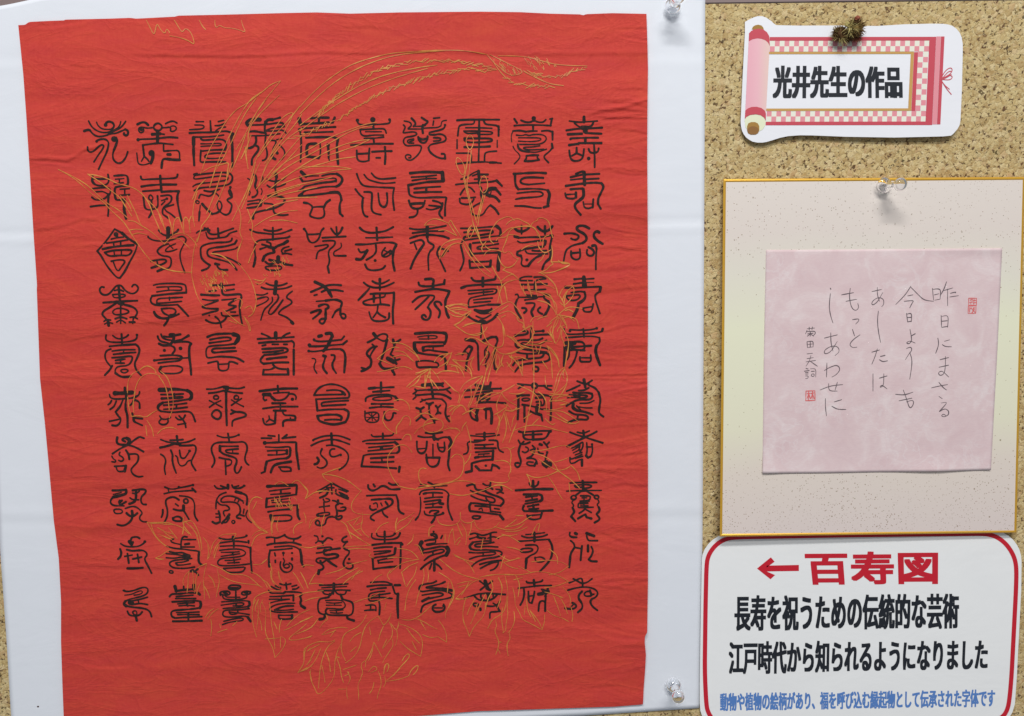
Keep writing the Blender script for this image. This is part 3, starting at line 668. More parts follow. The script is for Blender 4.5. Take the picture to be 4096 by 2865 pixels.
4.2 122 7 115 3 106 3 103 7 106 11 113 14 118 19 118 25 112 29;3 112 29 98 32 90 37 87 41 85 49 84 56;3.6 85 15 95 14 104 16 107 19 104 24 98 24 95 22;4 137 13 134 11 129 14 129 20 135 26 142 30;3 95 41 95 50 101 54 107 53 109 48 108 38;3.2 96 44 107 43;3.5 121 35 127 38 130 43 127 48 121 48 118 44 119 39;4.4 127 33 132 32 133 38;3 133 38 132 52 132 68
2.6 36 79 25 79 18 82 18 85 26 85 37 85;3.2 40 80 52 79 57 82;2.8 57 82 45 84 41 86 40 99;3.4 20 91 40 91 59 90;2.8 23 99 40 99 57 98;2.6 12 106 15 105 17 110 14 114;3.4 14 114 11 122 13 130 20 141;2.4 18 110 35 110 52 109;3.2 63 107 58 105 54 108 55 112 61 116;3.8 61 116 63 122 60 130 54 139;2.6 28 107 42 107 45 110 42 112 26 114;3 28 119 40 118 41 122 38 127;4.4 38 127 35 132 38 138;3.4 22 126 27 126 29 130 25 133;3 49 125 45 128 46 132 52 135
7 114 80 115 92;3.4 100 83 113 82;2.8 113 83 129 82;3.4 99 90 113 88;1.6 118 88 129 88;4.5 87 95;3 87 96 100 96 115 95 138 94;5 139 95 138 101;3 138 101 131 106 131 112 134 122 138 134;3 95 103 108 101 114 102;4.5 115 102 117 109 113 115 106 119;5 106 119 105 127 98 140;2.8 87 108 98 107 107 106 109 109 104 114 95 115 90 113 88 109;3 113 127 114 131 120 132 126 131 128 120;2.4 113 126 126 124
#395 1300 430
2.8 11 15 10 20 12 24 20 26 35 26 52 24 57 20 57 15;4 57 15;3 21 16 26 20 33 21 41 18 44 15;3.6 34 14 35 30;3.5 16 32 35 30 55 29;3.3 55 29 60 33 61 40 57 50 53 58 56 68 63 75;2.6 18 36 12 38 9 44 10 52 15 59 18 62;3.2 20 61 16 68 9 75;3 20 39 36 37 54 37;3 22 44 38 42 55 41;2.5 37 37 37 42;3 20 49 35 48 50 46 50 52 46 59 40 61;2.6 40 61 28 62 24 67 25 72;3.3 25 72 32 77 38 78 47 77;3 25 53 39 51;2.4 33 52 32 56;2.8 25 57 38 57;2.6 33 67 38 66 44 67 43 70 38 72 33 70 33 67
2.8 88 17 89 21 93 25 104 27;2.8 93 14 95 19 101 22 110 23;2.8 97 17 103 18 110 18;6 107 15 112 15;3.5 112 16 122 14;4.5 112 16 112 22 108 28 105 30;3.5 90 28 96 31 105 30;5 113 25 122 23;4 134 16 122 23;3.4 113 26 124 25 134 25 138 28;4 138 28 135 32 135 48 137 60 138 74;3.6 105 30 113 33 114 38 110 43;5.5 98 38;5.5 122 35;3.2 92 46 108 45 122 46 125 49 122 52 118 54 104 55 89 57;2.6 83 53 100 51 118 50;4 83 53;2.4 120 50 133 49;4 93 63 90 68 95 72;2.6 93 63 105 61 120 61 126 65 123 71 112 73 95 72
4.5 39 94 39 102;6.5 24 102 36 102 50 101;4 41 102 41 110;3 16 104 17 109 25 111 40 110 52 109 60 105 61 100;3 41 110 40 118;3.4 40 118 40 126 43 136 43 148;4.5 43 148 43 153;3 19 113 17 117 14 119;3 26 114 23 122 17 126;3.2 36 112 32 122 25 130;3 25 130 29 136 33 140 32 146 27 151 20 150;3 16 144 30 141;3 52 113 50 117 47 120;3.3 54 112 61 115 61 124;3.3 50 132 52 138 52 144 58 147 65 150;3 54 139 65 140
7 91 97 102 97;4.5 102 96 118 96 132 98;4.8 132 98 138 101 139 108 136 111;3 134 111 115 114 96 116;3 93 104 110 104 126 103;4 94 110 110 109 125 108;3 113 103 113 109;4 96 116 89 120 88 126 93 129;3 93 129 110 131 128 129 137 130 141 135 144 144;3 97 120 115 119 131 117;3.2 97 126 115 125 132 123;3 116 119 116 125;2.6 91 136 94 141 102 141 107 138;2.6 93 141 89 145 93 149 100 149 104 145 103 141;3 115 138 119 142 126 141 129 135;2.8 120 136 126 142 129 147 130 153;2.4 118 149 130 147
#800 1300 430
3.5 11 18 20 14 35 13 50 13;5.5 50 14 58 16 57 22 52 28;3.2 52 28 40 30 20 31 9 33 9 49 16 49;3.3 16 49 30 47 45 48 55 49 65 55;3.2 15 22 25 20 40 18 47 20 46 23 30 25 14 27;3.3 52 34 35 35 18 35 18 42 35 40 54 39;2.8 12 57 20 55 27 54 27 60 28 67 34 69 42 67 43 60 43 55 49 55 56 58;2.2 27 59 43 58
6.5 113 12 113 17;4 113 17 114 21;3 92 13 100 16 107 20;3 134 12 128 14 121 20;3 86 21 105 20 125 19 140 18;3.4 88 27 110 25 130 25 137 24;3.4 137 24 141 27 140 33;3 93 31 98 30;2.6 108 29 117 29;2.8 125 29 130 29;3.5 93 36 110 35 127 34 132 37 129 41 110 44 96 45;3 94 41 110 40 124 38;3.8 96 45 91 50 90 55 95 58;3.2 95 58 115 56 132 56;3.8 100 51 115 49 129 48;3.8 140 37 140 74;3 109 59 112 63 120 66 132 66;3 112 63 105 67 95 67;4 95 67 94 74;3.4 94 74 115 74 132 74;4 132 74 131 66
2.6 10 96 20 96 28 94 35 92;5 36 93 43 93 38 99;3 43 94 52 95 60 95 66 93;3.2 13 102 24 101 36 98;3.2 40 99 50 101 63 102;3.8 39 98 39 125 40 150;2.8 24 105 28 107 27 111 21 111 20 107 24 105;2.8 54 105 58 107 57 111 51 111 51 107 54 105;2.4 14 113 22 117 33 123;2.6 31 113 22 117 14 123;2.2 47 112 55 117 65 122;2.6 62 110 54 115 47 120;3.4 24 125 33 132 28 143 15 135 24 125;3.4 47 127 52 130 62 130 69 133 68 137 56 140 48 143 48 151;3.4 52 130 46 133
4 89 99 105 97 125 95 145 95;4 116 91 117 101;2.6 110 102 122 101 133 101;5 95 104 104 104;3 96 104 94 110 97 113;3 99 112;4 104 104 108 109 112 112;3 112 112 120 113 128 110 133 103;2.6 133 103 140 103 144 107 143 111;5 138 111;3.2 108 117 128 117;2.5 120 117 120 126;3 94 125 115 122 146 122;3.2 110 128 128 128;3 113 128 112 147;3 94 140 96 149 105 149 112 147;2.6 103 136 104 141 99 145;2.6 104 141 111 144;3 123 128 125 135 135 135 143 136 142 142;3.6 142 142 124 142 124 151;3 135 139
#1200 1300 430
5 28 17 32 16;5.2 39 13 47 12 48 17;4.8 48 17 44 26 40 33 35 39;4.5 21 22;3 21 23 28 25 45 24 62 22;3.4 62 22 66 17;4.5 14 30;3 14 32 30 32 50 30 64 29;4 64 29 70 24;4 13 39;2.8 13 39 20 40 34 38 47 36 60 36;3.8 60 36 66 39 68 48 67 60 66 71;2.4 18 50 22 50 24 54 21 60 21 66 25 72;6 35 46 38 47;3.5 38 47 36 55 34 60 35 66 40 72;3.2 47 45 52 45 52 51 48 57 49 65 54 72
5.5 110 13 114 18;3.3 114 19 108 23 101 26;3 114 18 122 13 130 14 131 19 128 24 123 24 114 19;3.8 130 22 127 35 123 48 119 58;4 119 58 123 65 132 66 144 64;4.5 138 68 141 74;4 115 32 108 33 101 39 99 44 105 49 107 55 105 62;4 105 62 98 67 92 69;2.8 108 29 112 33;3.2 113 33 108 40 105 46;3.3 92 64 99 66;4.5 139 22 141 30;3.3 142 27 150 22;2.8 141 30 138 38 135 44;2.6 135 44 142 48 142 53;7 131 50 140 55;3 140 54 149 51;4 142 55 144 58
3.2 21 105 25 97 33 91 45 88 58 90 68 95 73 101 74 106 72 109;3 22 105 45 104 66 104 66 101 60 98 50 97 40 98;4 63 100 67 104;3 72 109 50 110 24 111;3.3 24 111 26 128;2.8 26 128 45 126 66 126;3.6 66 126 73 129 72 138 68 145;4 68 145 58 148 48 149 35 146 28 143 26 136;3 72 113 50 114 31 116 33 121;3 33 121 50 120 68 119;3.6 26 136 40 134 55 134;4 55 134 63 137 61 142;3 61 142 50 141 37 142
4 121 86 121 100;4 103 95 112 94;3 112 94 140 93;3.3 109 100 134 98;3.3 98 114 98 109 104 106 118 104 132 104 142 107;4.5 142 107 146 112;2.3 108 112 109 109 122 107 137 107 137 112 122 113 108 112;3 107 118 122 118 139 118;2.6 121 118 121 123;3 104 124 122 122 139 123;2.6 97 129 97 143 105 146 116 145 118 138 117 131 108 130 98 132;1.6 107 131 108 143;1.6 99 138 116 138;1.8 102 132 114 143;1.8 114 132 100 143;4 108 138;3.4 126 130 126 139 130 143 136 142 139 136 139 131 143 132
#1620 1300 430
4 15 13 28 12 42 11 57 12;4.8 57 12 62 13 62 22 59 28;3.5 58 26 40 26 15 26;5.2 14 27 14 35 18 41;3.2 18 41 30 44 45 45 55 47;4 55 47 60 50 61 57 61 66;2 19 18 30 16 48 16 48 20 35 21 21 21;3 35 16 35 21;3.4 57 31 42 32 27 32 27 38;2.8 27 39 35 37 45 39 63 41;4.5 27 34 27 38;2.8 42 32 42 38;3.4 17 55 18 64 30 63 48 63;2.6 17 55 27 53 40 54 50 57 50 62
4.5 91 22 100 23 104 24;3.3 104 24 109 29 109 40 110 67;4.5 117 24 123 21 129 18 136 18;3.8 136 18 139 23 135 32 133 45 133 58 134 65;3.8 134 65 137 67;3 95 32 90 37 86 44;4.5 96 32 101 34 98 40;3.6 98 40 95 46 92 55 91 68;2.4 90 40 94 43;2.6 124 32 119 37 119 44 120 50;2.6 122 38 126 42 125 48 121 54 120 60 122 64
5.5 26 90 40 89 55 89;3 52 88 57 87;3 55 91 57 92;3.8 39 89 42 109;3 18 98 30 97 45 97 60 97 68 93;3.5 35 97 50 97;2.6 15 96 18 99 12 103;2.6 62 97 66 100 68 102;3.5 18 105 30 104 45 103 58 104 68 110;2.8 15 103 17 107 12 111;2.6 23 115 30 111 45 110 55 111;3.4 55 111 62 117 61 125 60 132 62 139 66 144;2.4 25 111 30 113;4 32 117 38 119;3.5 42 116 36 118;3.2 36 119 36 130 38 137 43 142;3.6 43 142 44 146;2.4 44 142 49 141;2.6 62 137 66 136;4 17 124 23 126;3.5 28 123 23 126;3.5 23 126 24 137 31 141;3 24 137 17 143;3.2 46 121 49 124 49 132;2.6 53 120 49 124;3 49 130 53 132;3 48 131 46 134
4.5 106 90 116 92;4.8 114 93 125 92;3.3 117 86 117 93;3.5 128 86 127 92;3.5 90 98 115 96 143 95;4 143 95;3.5 106 102 118 100 130 99;4 130 99 126 104;3.5 113 106 124 104;2.6 117 101 116 106;2.8 90 108 103 107 114 106;4 90 108;5.5 110 111 110 115;3.6 110 111 120 110 126 110;3 126 110 120 116;3.4 110 116 130 115 150 117;3.4 98 125 97 132 100 140 108 143;2.6 98 125 110 125;4.6 109 126 106 133 108 142;4 119 126 128 125;4.6 128 126 130 133 129 147;3 121 126 121 140
#2020 1300 430
3.2 26 9 34 9 34 14 16 16;4.5 16 16;3.2 39 5 38 21;3 44 10 57 9;4.5 57 9;4 44 15;3.2 44 15 69 14;3 35 22 45 23 52 22 56 20;3.2 36 23 28 22 19 23 15 28 17 33 25 36 40 38 50 39 62 41;2.6 25 29 30 32 45 33 60 34 66 37;2.6 62 23 55 28 45 29 33 27 26 26 23 29;3.2 18 41 28 43 45 43 60 41 67 45 67 52 60 55 40 57 26 59 20 63 15 70;3.2 33 44 33 50;3 12 60 16 54 25 52 40 50 55 49 58 44;3 46 62 50 64 50 68 46 70 42 67 43 63 46 62
4.2 97 9;2.8 97 7 112 8 117 7;2.8 118 8 130 7 137 5;5 137 5;3.4 117 6 118 18;2.8 88 6 90 14 105 14 118 13 135 12 144 10;4 146 6 145 9;2.8 91 19 105 18 118 17 133 17 141 19;4 141 19 142 25 137 31;4.6 137 31 135 38 137 47 142 60;5.5 91 27 104 27;5.5 92 34 100 31;3.2 104 25 115 25 119 29 119 36 113 38;3.4 100 33 115 32 129 31;4 89 33 89 46 88 61;2.8 96 37 96 46 93 52;3.6 93 38 108 36 107 44 104 53 100 60 96 64;3 100 35 105 37 119 38;3 112 48 112 55 120 55 129 55 128 45;2.4 112 49 128 49
2.8 19 88 27 89 38 90;2.8 27 90 23 93 20 95;3.2 44 87 48 89 48 94 43 95 40 92 41 88 44 87;3 50 91 60 91 70 91;3 60 92 64 96 69 97;3 43 96 43 102 50 104 62 105 69 107;3.5 69 107 69 125 68 142;3 64 126 55 126;3.6 18 106 28 105 36 105;3.8 20 107 20 122 19 141;2.5 25 110 36 109 37 113 26 114 25 110;3.3 26 119 38 121 47 123 55 126;3.3 29 120 29 145;4 46 109 58 108;3 58 108 59 116 57 121 48 119;3 47 115 54 114 54 118;6 47 123 48 132;4.5 47 132 52 134;3.4 36 128 46 133;3.8 54 134 56 143
3 108 84 118 88 125 88;5 118 82 120 93;2.8 130 83 122 88;3 92 99 102 95 112 90;3.2 110 98 118 98 125 94;3.4 125 90 135 94 140 101;3.6 140 101 143 112 141 122 140 132 147 137;3.4 102 101 112 102 122 101 130 103;3.6 130 103 131 108 126 112 115 111 105 113 98 117 92 121;2.4 96 104 108 105 123 105 123 108 112 109 100 108 93 109;3 103 105 112 106;2.4 112 117 125 117 133 113;4.5 102 118 101 124 108 128;3.4 108 128 120 130 131 134;2.4 108 122 120 124 130 124;2.4 107 121 113 127;3.4 96 129 104 134 115 134 124 136 124 142 112 141 103 142 94 146;3 109 135 108 141
#410 1705 430
3.8 22 17 21 22 22 26 28 28 37 28;5.5 37 28 40 24 40 20 36 18;3.4 36 18 31 18 29 21 34 23;3 41 26 47 21 53 17 56 16;3.4 56 16 62 18;3 36 29 27 33 15 41;3.4 37 28 46 30 54 34 61 38;3.4 35 36 39 42 40 49;2.8 40 42 50 41 54 44 53 53 46 60 42 65 45 72 53 76 60 75;2.4 26 39 24 43 30 46 32 50 28 53 24 51;2.4 14 45 16 49 20 51 19 54 14 53;2.8 18 60 35 59;3 20 60 22 67 27 68 33 67;4.5 33 67 35 59
3 87 20 97 24 110 25 120 25 130 23 138 19;3.4 111 15 112 23;3.4 101 21 110 21 120 20;3.6 86 32 96 30 108 26;4.5 108 26 116 27;3 115 29 128 29 139 28 140 37 135 47 132 54 135 60 139 66;2.8 87 42 92 45 95 52 92 62 94 72;3.4 102 36;2.8 102 36 105 43 104 50 106 60 110 70;2.5 109 44 112 46 113 55 117 60 124 58 127 52 132 51;2.8 115 36 116 44 118 48 123 48 127 42 130 37;4 130 37
3.6 15 96 25 96 35 95;4.5 35 95 36 101 25 104 16 106;2.6 16 106 12 110 12 116 18 119 27 119 32 119;2 16 102 28 99;3 26 111 24 113 26 117;3 35 113 28 117;3.4 29 111 26 114;2.6 17 124 29 124 30 130 20 131 17 128 17 124;3.4 45 96 58 94 65 95 64 100 58 105 57 112 60 117 65 117;3.4 50 98 50 111 44 115 40 116;2.6 45 100 50 101;2.4 41 107 45 110 54 110;2.4 55 97 50 101;2.6 34 123 42 120 49 120 55 124 60 130 56 134 55 139 60 143 66 143;4.5 44 127 45 134;3.4 36 130 40 134 46 135 52 130;3.6 45 134 43 141 36 147 29 149 22 147
2.6 93 91 100 94 108 94 115 92 127 90 134 88;4.2 135 88;3.8 114 91;2.6 92 101 104 98 120 97 135 96;3.4 134 93 139 98;2 98 94 99 98;3 114 110 108 106 102 106 95 109 94 115 97 124 97 133 95 139 92 144;2.8 115 104 127 105 135 109 138 118 137 128 138 135 142 141;2.8 121 110 125 108 128 111 127 115 122 115 121 110;3 106 124 113 126 120 126;4.5 121 119 121 125;3 121 126 125 132 129 139;2.4 109 116 113 119;3 105 138 109 135 115 135 119 139 118 142 110 142 105 140 105 137;2.8 90 125 90 131 88 136
#810 1705 430
2.8 22 14 30 17 39 17 47 16 54 13;3.8 54 13;3 38 11 40 23;3 14 61 18 55 18 48 14 40 13 32 17 26 25 24 40 24 52 24 61 23 66 27 67 35 64 43 63 50 66 56 69 58;4 26 30 26 37;2.6 26 30 40 30 53 30;3.2 26 37 30 41 38 44 46 46 51 49 51 55 48 61 48 67 51 71 55 68 58 61;2.6 25 47 34 49 42 50 44 53 42 58 35 60;3 34 50 35 72;2.8 53 34 40 35 34 36 36 40 53 41;2.2 45 35 45 40
2.8 98 14 108 15;3 88 18 103 18;2.8 114 13 114 24;4 126 13 120 18;2.8 119 18 139 16;6 93 25;3.2 96 25 115 24 139 24;4 140 25 140 36 142 50 144 64;2.6 94 31 115 32 131 30 132 36;4 131 34 131 45 125 48;3.2 125 48 110 49 98 52;4 96 53 94 60 93 68;3 93 68 88 70;3.8 132 53 112 56 105 60 102 69;2.6 97 37 112 36 127 36 127 41 112 43 98 43;2.6 111 37 111 43;4 126 36 126 41;3 114 61 132 61 132 67;2.6 132 67 118 68 115 61
3.4 18 89 21 93 28 94 37 92;3 27 89 35 92;4.5 38 88 38 93;3 44 88 46 93 56 93 63 89;3.4 62 89;2.6 47 91 54 89;5 50 98 58 100;3.4 58 100 66 103 67 110 66 117;2.6 35 99 26 102 21 109 20 118 20 123;3 28 109 32 105 42 104 52 107 60 112;2.2 50 107 48 111;2.2 55 109 53 113;2.2 60 111 61 115;2.8 28 109 27 114 40 113 50 114 55 118 57 126 55 132 51 134 51 137 57 138;2.4 22 113 27 118 36 118 41 123 38 126 32 126 31 130 33 134;5 40 132 36 138;3 36 138 31 142 29 145;3.5 26 143 20 146 15 143;3 24 127 26 133 26 142;2.2 20 131 25 131;2.2 20 136 26 136;3 40 137 36 144 30 144;2.2 46 140 49 143 46 146 43 143 46 140;2.4 62 124 61 130;2.4 67 126 64 133 68 140 73 144;3 55 132 62 134
4.8 97 90 112 89 140 88;4 141 89 140 102;2.8 140 102 120 105 97 108;3.6 96 108 95 121;2.8 95 121 112 119 141 118;3.8 142 119 142 134 145 139;2.2 100 97 115 95 131 93;2.4 102 102 118 101 131 100;3 117 95 117 101;2 103 111 131 108;2.2 104 114 131 113;2.2 117 110 117 114;3 98 128 115 125 132 124;5.5 102 134 103 140;2.6 103 134 118 133 131 133 134 137 131 141 118 142 103 142
#1210 1705 430
4.5 43 11 44 28;3 17 20 30 15 42 14 55 14 71 20;3.6 70 20;3.6 16 21;2.8 13 29 25 23 38 20 50 20 62 24 70 27;3 36 29 44 28 55 31 64 36 69 43 68 52 63 60 55 65;3 29 34 26 41 30 46 36 51 37 57 32 62 26 63 22 61;3.8 22 47 25 51 22 56 18 57;2.6 48 34 43 34 40 39 42 45 47 46 53 44 57 42;4 57 43
2.8 103 13 105 16 120 15 135 14 136 10;4 120 11 120 20;2.8 90 23 96 21 120 20 147 20;3 95 26 115 26 137 24;4 138 24 144 29 145 37 141 40;2.8 141 40 120 41 98 42 91 44;3.2 91 45 88 60;3.2 88 60 115 61 140 63;4 145 61 144 68;2.6 99 32 120 30 135 29;2.6 98 37 120 35 135 33;5 118 33;3.6 102 48 120 47 136 46;4 136 46;3 102 54 118 54 136 53;2.8 118 47 119 53
2.6 42 86 34 91 23 97;3 44 85 55 91 68 97;2.4 25 100 38 93;3.4 26 107 36 103 39 95;2.4 43 87 44 101;2.4 36 92 47 92;3.2 50 95 49 101 58 105 68 109;2.6 54 94 66 98;2.4 55 99 67 104;3 57 101 68 107;2.4 31 109 33 114 41 112 40 109 35 108;2.6 32 114 32 122;2.4 25 121 40 119;2.6 32 121 33 127;2.8 21 131 40 128 41 133 22 135 21 131;3 41 135 48 136;2.8 45 135 38 136 35 140 34 147 26 149 20 147 19 143 23 140 26 144 25 147;2.4 45 111 50 112 53 115 60 116;4 53 111 53 116;3 53 116 49 119 51 126 52 132 49 137 54 140 59 137 59 133 53 135;2.8 52 126 60 127 65 124 64 121 60 121;2 60 121 57 122
3.4 98 88 98 93 104 97 112 94 118 89 125 90 131 95 145 94;3.6 106 87 108 90;3.2 129 85 134 88 142 87;3 96 104 115 103 140 103;3.4 140 103 143 112 143 124 146 129 151 131;3.4 103 110 118 109 131 108 135 111 134 117 125 122 112 128;3.2 112 128 103 133 101 138 107 141;3 119 126 121 132 127 136;3 101 119 100 122 104 126 110 124;2.2 106 116 110 114 112 117 112 121;2.4 117 115 119 119;3.2 124 113 127 117
#1630 1705 430
3 27 10 38 12 52 9;3 16 15 25 17 38 16;4 39 10 40 20;4.5 39 18 46 20;3 46 19 55 16 62 17;4.8 62 17 66 23 63 30;3.6 63 30 62 45 60 57 63 66;3 14 23 14 34 17 40 23 41 28 36 29 23;2.4 15 34 28 33;3 45 26 46 35 52 39 56 36 55 24;2.4 46 32 56 32;2.4 38 27 38 46;4 28 47 48 47;3.2 28 42 29 54 33 60 40 61 46 57 48 48
2.4 102 12 130 11;4 115 10 115 17;2.6 94 14 104 15 118 16 137 13;2.6 84 42 90 40 91 32 89 25 93 23;2.8 93 23 100 24 106 23 116 20;2.8 100 21 115 21;2.8 122 21 132 21 135 23 135 32 138 37 143 39;2.8 101 28 114 28 128 27;3.6 101 33 115 33 132 33;2.6 114 28 116 33;3 102 39 115 38 128 37;4 128 37 127 50;2.4 106 42 122 41;4 101 47 106 46;2.6 106 46 124 45;2 114 42 114 46;3.4 127 50 112 51 97 55;4.5 96 56 96 66;4 96 67 87 69;4.5 102 60 107 65;3 107 66 125 66;3 125 66 127 57;3.6 127 58 133 59 137 63;3 117 59
2.2 19 87 28 87 29 90;2.2 17 91 35 90 59 89;3 31 84 38 87 40 91;2.2 40 87 58 86;2 45 87 46 90;2.6 18 102 20 97 28 95 45 94 55 95 61 100 62 104;2.2 19 106 20 115 19 128 17 133;3 16 135 12 140;3.2 61 104 60 115 61 125 64 133 67 140;4.5 24 101 28 100;3 26 100 40 99 52 100;3 38 100 38 106;2.6 26 108 40 106 52 106;3 25 113 40 111 48 110;4 49 111 47 115 53 116;2.6 27 117 40 116 47 114;2.4 38 115 38 121;2.8 27 122 40 121 51 121;2.4 25 127 26 132 35 134 46 133 52 131;4 53 130;2.6 33 129 35 126 46 126 47 128 40 131;4 42 132 40 139 36 144
3.4 89 89 95 87 100 87;3.4 100 88 102 95 110 96 117 97;3.6 117 98 125 102 135 105 143 109 144 114 139 119;3 139 119 130 118 115 117 102 115 95 115;4.2 95 115 92 119 93 126;3 94 127 105 128 120 130 135 132;4 138 133 143 139;3 94 96 104 101 118 105;2.8 95 104 105 109 118 112;3 118 105 125 106 131 109 130 114 124 114 119 111 117 107;2.8 101 119 115 120 124 121;2 107 124 111 122 112 126;2.8 123 116 124 126;2.8 124 127 139 129;2.8 130 123 137 124;2.8 97 134 97 138 106 139 110 135 106 134 97 134;2.8 113 86 118 89 122 88;3.2 124 85 123 91 127 94;2.8 117 94 124 91;2.4 132 94 138 95;3 140 91 142 96 134 100;2.6 138 98 143 100
#2020 1705 430
4.5 21 8 25 9;2.8 25 9 40 8 55 7 69 7;4 68 8;3.4 27 10 28 20 45 20 61 19 66 9;4.2 42 8 42 20;3.2 30 13 55 12;3 20 21 23 27 30 27 37 24;2.8 28 23 24 27;3.4 23 28 20 37 21 44 24 51 23 58 19 62 15 59 15 55 20 55;2.4 31 31 35 33 35 37 30 40 26 38;2.6 41 29 45 33 38 36;2.8 45 33 43 40 40 45 33 48;2.8 33 48 42 48 47 51 48 56;4 47 53 44 59;2.6 44 59 36 59 32 56 34 53 42 54;2.4 49 33 50 40 57 41;4 52 27 55 28;3 58 24 62 28 64 32;2.8 66 24 62 28;4 63 39;2.6 63 40 61 46 60 52;5 57 55 62 53;8 66 57;4 57 57 62 61
3.2 97 9 107 13 118 16 130 20 146 25;3.4 137 8 128 13 118 17 107 23 93 30;2.8 108 9 117 11 126 7;4 117 7 118 15;2.6 105 30 112 26 117 23 116 33 112 38;2.4 99 33 112 28;2.6 101 36 110 31;2.2 112 30 110 36;2.2 102 40 112 35;2.2 105 43 115 39;2.6 97 47 99 50 115 42;2.6 97 47 97 56 104 55 111 50 115 50;3.6 115 50 115 59;2.4 105 48 116 45;2.8 122 25 123 36 121 45 124 47 129 45 131 36 130 27;4 121 44 124 47;2.6 122 31 130 31;4 130 27
3 36 85 39 90 43 91 49 88 50 83;4.5 42 82 42 90;3.8 16 96 30 95 43 94;4.2 43 94 71 94;4 28 102 35 102;3 35 102 48 101 54 103;4.4 55 104 56 110 52 112;3 52 112 42 114 30 116;2.8 31 106 48 104;3 31 112 42 110 48 109;2.8 40 105 41 110;3.4 28 119 26 124 29 127;3.6 29 127 45 127 71 126;2.8 34 120 50 117;3 36 124 50 123;3.6 42 118 43 123;3 33 133 35 138 44 140 52 138;4 53 137 55 130;2.6 33 134 53 132
3 97 85 112 84 137 84;5 116 82 117 95;2.8 104 89 106 92 116 91;2.6 104 89 116 87 130 88 128 92 116 93;2.4 92 97 112 96 144 96;4 112 97 122 96;2.8 114 97 106 103;3 122 97 132 103;3 105 104 107 107 104 110 99 109 99 105 103 103 106 105;3 135 103 140 104 140 108 136 109 133 106 135 103;2.6 103 110 99 114 103 118 101 122;3.4 101 122 104 128 100 133;4 99 135 105 142;2.6 139 110 141 114 137 117 140 121;3.4 140 121 142 126 137 131;4 137 132 143 139 134 144;2.6 113 104 126 104 128 106 126 111 112 112;2.2 115 107 122 107;2.2 118 105 118 110;2.4 126 112 110 114 109 120 110 122 132 121;2.2 113 116 124 115;2.2 118 115 118 119;2.2 113 119 124 119;2.4 120 123 116 127 111 130;2.4 120 124 129 129;3 119 132 109 138;4 120 132 122 136;3.4 122 136 129 138
#440 2100 430
3 16 28 22 32 32 33 43 32 50 28 52 25;4 52 25;6.5 29 25 32 28;4 34 26 32 31;3 31 23 32 19 36 18 41 18 44 20;3 25 37 33 39 42 38 50 38 55 42 55 46 52 49 52 53 56 60 59 66 62 72;3.4 15 36 17 41 16 47 12 51;3.2 26 43 28 57;2.8 22 47 33 45;3 41 44 43 56;2.8 34 51 47 48;3.6 26 65 38 65 49 64
2.4 95 21 91 22 91 25 95 27 104 29;2.6 115 18 110 17 107 21 106 27 106 34;2.4 128 22 118 22 109 22;3.4 112 29 118 28;2.4 108 33 126 33;2.6 85 32 95 35 108 36 122 38 132 39 133 42;3.6 133 40 132 50 133 57 138 60;2.6 89 40 98 42 108 41 114 44 120 45 119 49 113 49 105 48 96 50 84 49;2.4 84 43 98 44 110 46;5 110 46 118 47;2.6 122 50 105 52 95 53 89 56 89 60 94 64 103 65 114 65 126 63;2.4 117 53 108 56 98 56 99 60 108 60 120 58;3 98 57 101 60;2.4 90 68 94 69 94 72 90 72 88 70 90 68;2.6 120 69 125 66 125 70 120 70;2.8 131 66 126 70;2.8 124 69 129 71 132 75
3.4 21 98;2.8 20 98 25 100 36 98 46 94 53 93 57 96 56 102 50 106 38 109 29 111 23 114;4.5 23 114 20 118 24 121;3 24 121 34 123 46 124 55 126 60 130 62 137;2.2 22 105 32 104 40 100 47 98 49 101 44 104 36 105;2.8 28 114 42 112 56 108;6 30 116 33 117;2.6 34 119 45 117 56 119;2.6 42 112 43 117;2.8 26 129 28 134 33 136 40 136 45 134 48 130;2.2 38 136 33 131 36 128 40 129 40 134;3.6 38 135 40 143
4.4 97 92 99 99;4.6 125 90 125 97;3.4 98 99 110 97 126 96;3 110 92 110 97;3 89 107 92 103 105 103 120 101 132 102;4 132 102 134 104;2.6 99 107 112 106 124 105;2.6 98 110 112 110 128 110;3 93 115 110 114 125 113 134 114;4 135 115 136 120 134 124;3 134 124 120 126 105 127 94 128 91 131 92 137 97 139;2.4 101 118 112 117 126 116;2.4 103 121 115 120 126 121;3 114 116 116 121;2.6 99 131 115 131 133 130;2.6 101 134 115 134 133 134;2.6 99 139 115 138 137 137;3 117 132 117 142;3.4 94 144 110 144 137 143
#820 2100 430
2.6 20 19 25 21 35 22 45 20 56 19 62 17;3.4 62 16;4.5 42 18 42 23;3 43 22 43 33;2.8 22 27 35 25 48 24 62 26;4 65 24 65 27;2.6 23 32 38 31 50 31 62 32 68 35;3.4 68 34 68 48 69 60 70 71;2.4 22 38 38 36 52 36 59 39 61 42 58 46 48 48 36 49 24 50 19 54 19 59 24 61 38 61 52 60 68 58;2.2 24 41 40 41 51 40;2.2 24 47 38 45 52 43;3.6 41 42 42 45;2.2 30 53 42 53 53 51;2.4 34 57 51 56;2.4 43 51 44 57;2.8 28 65 30 69 36 71 47 71 57 70 60 64;2.6 28 65 44 64 58 63
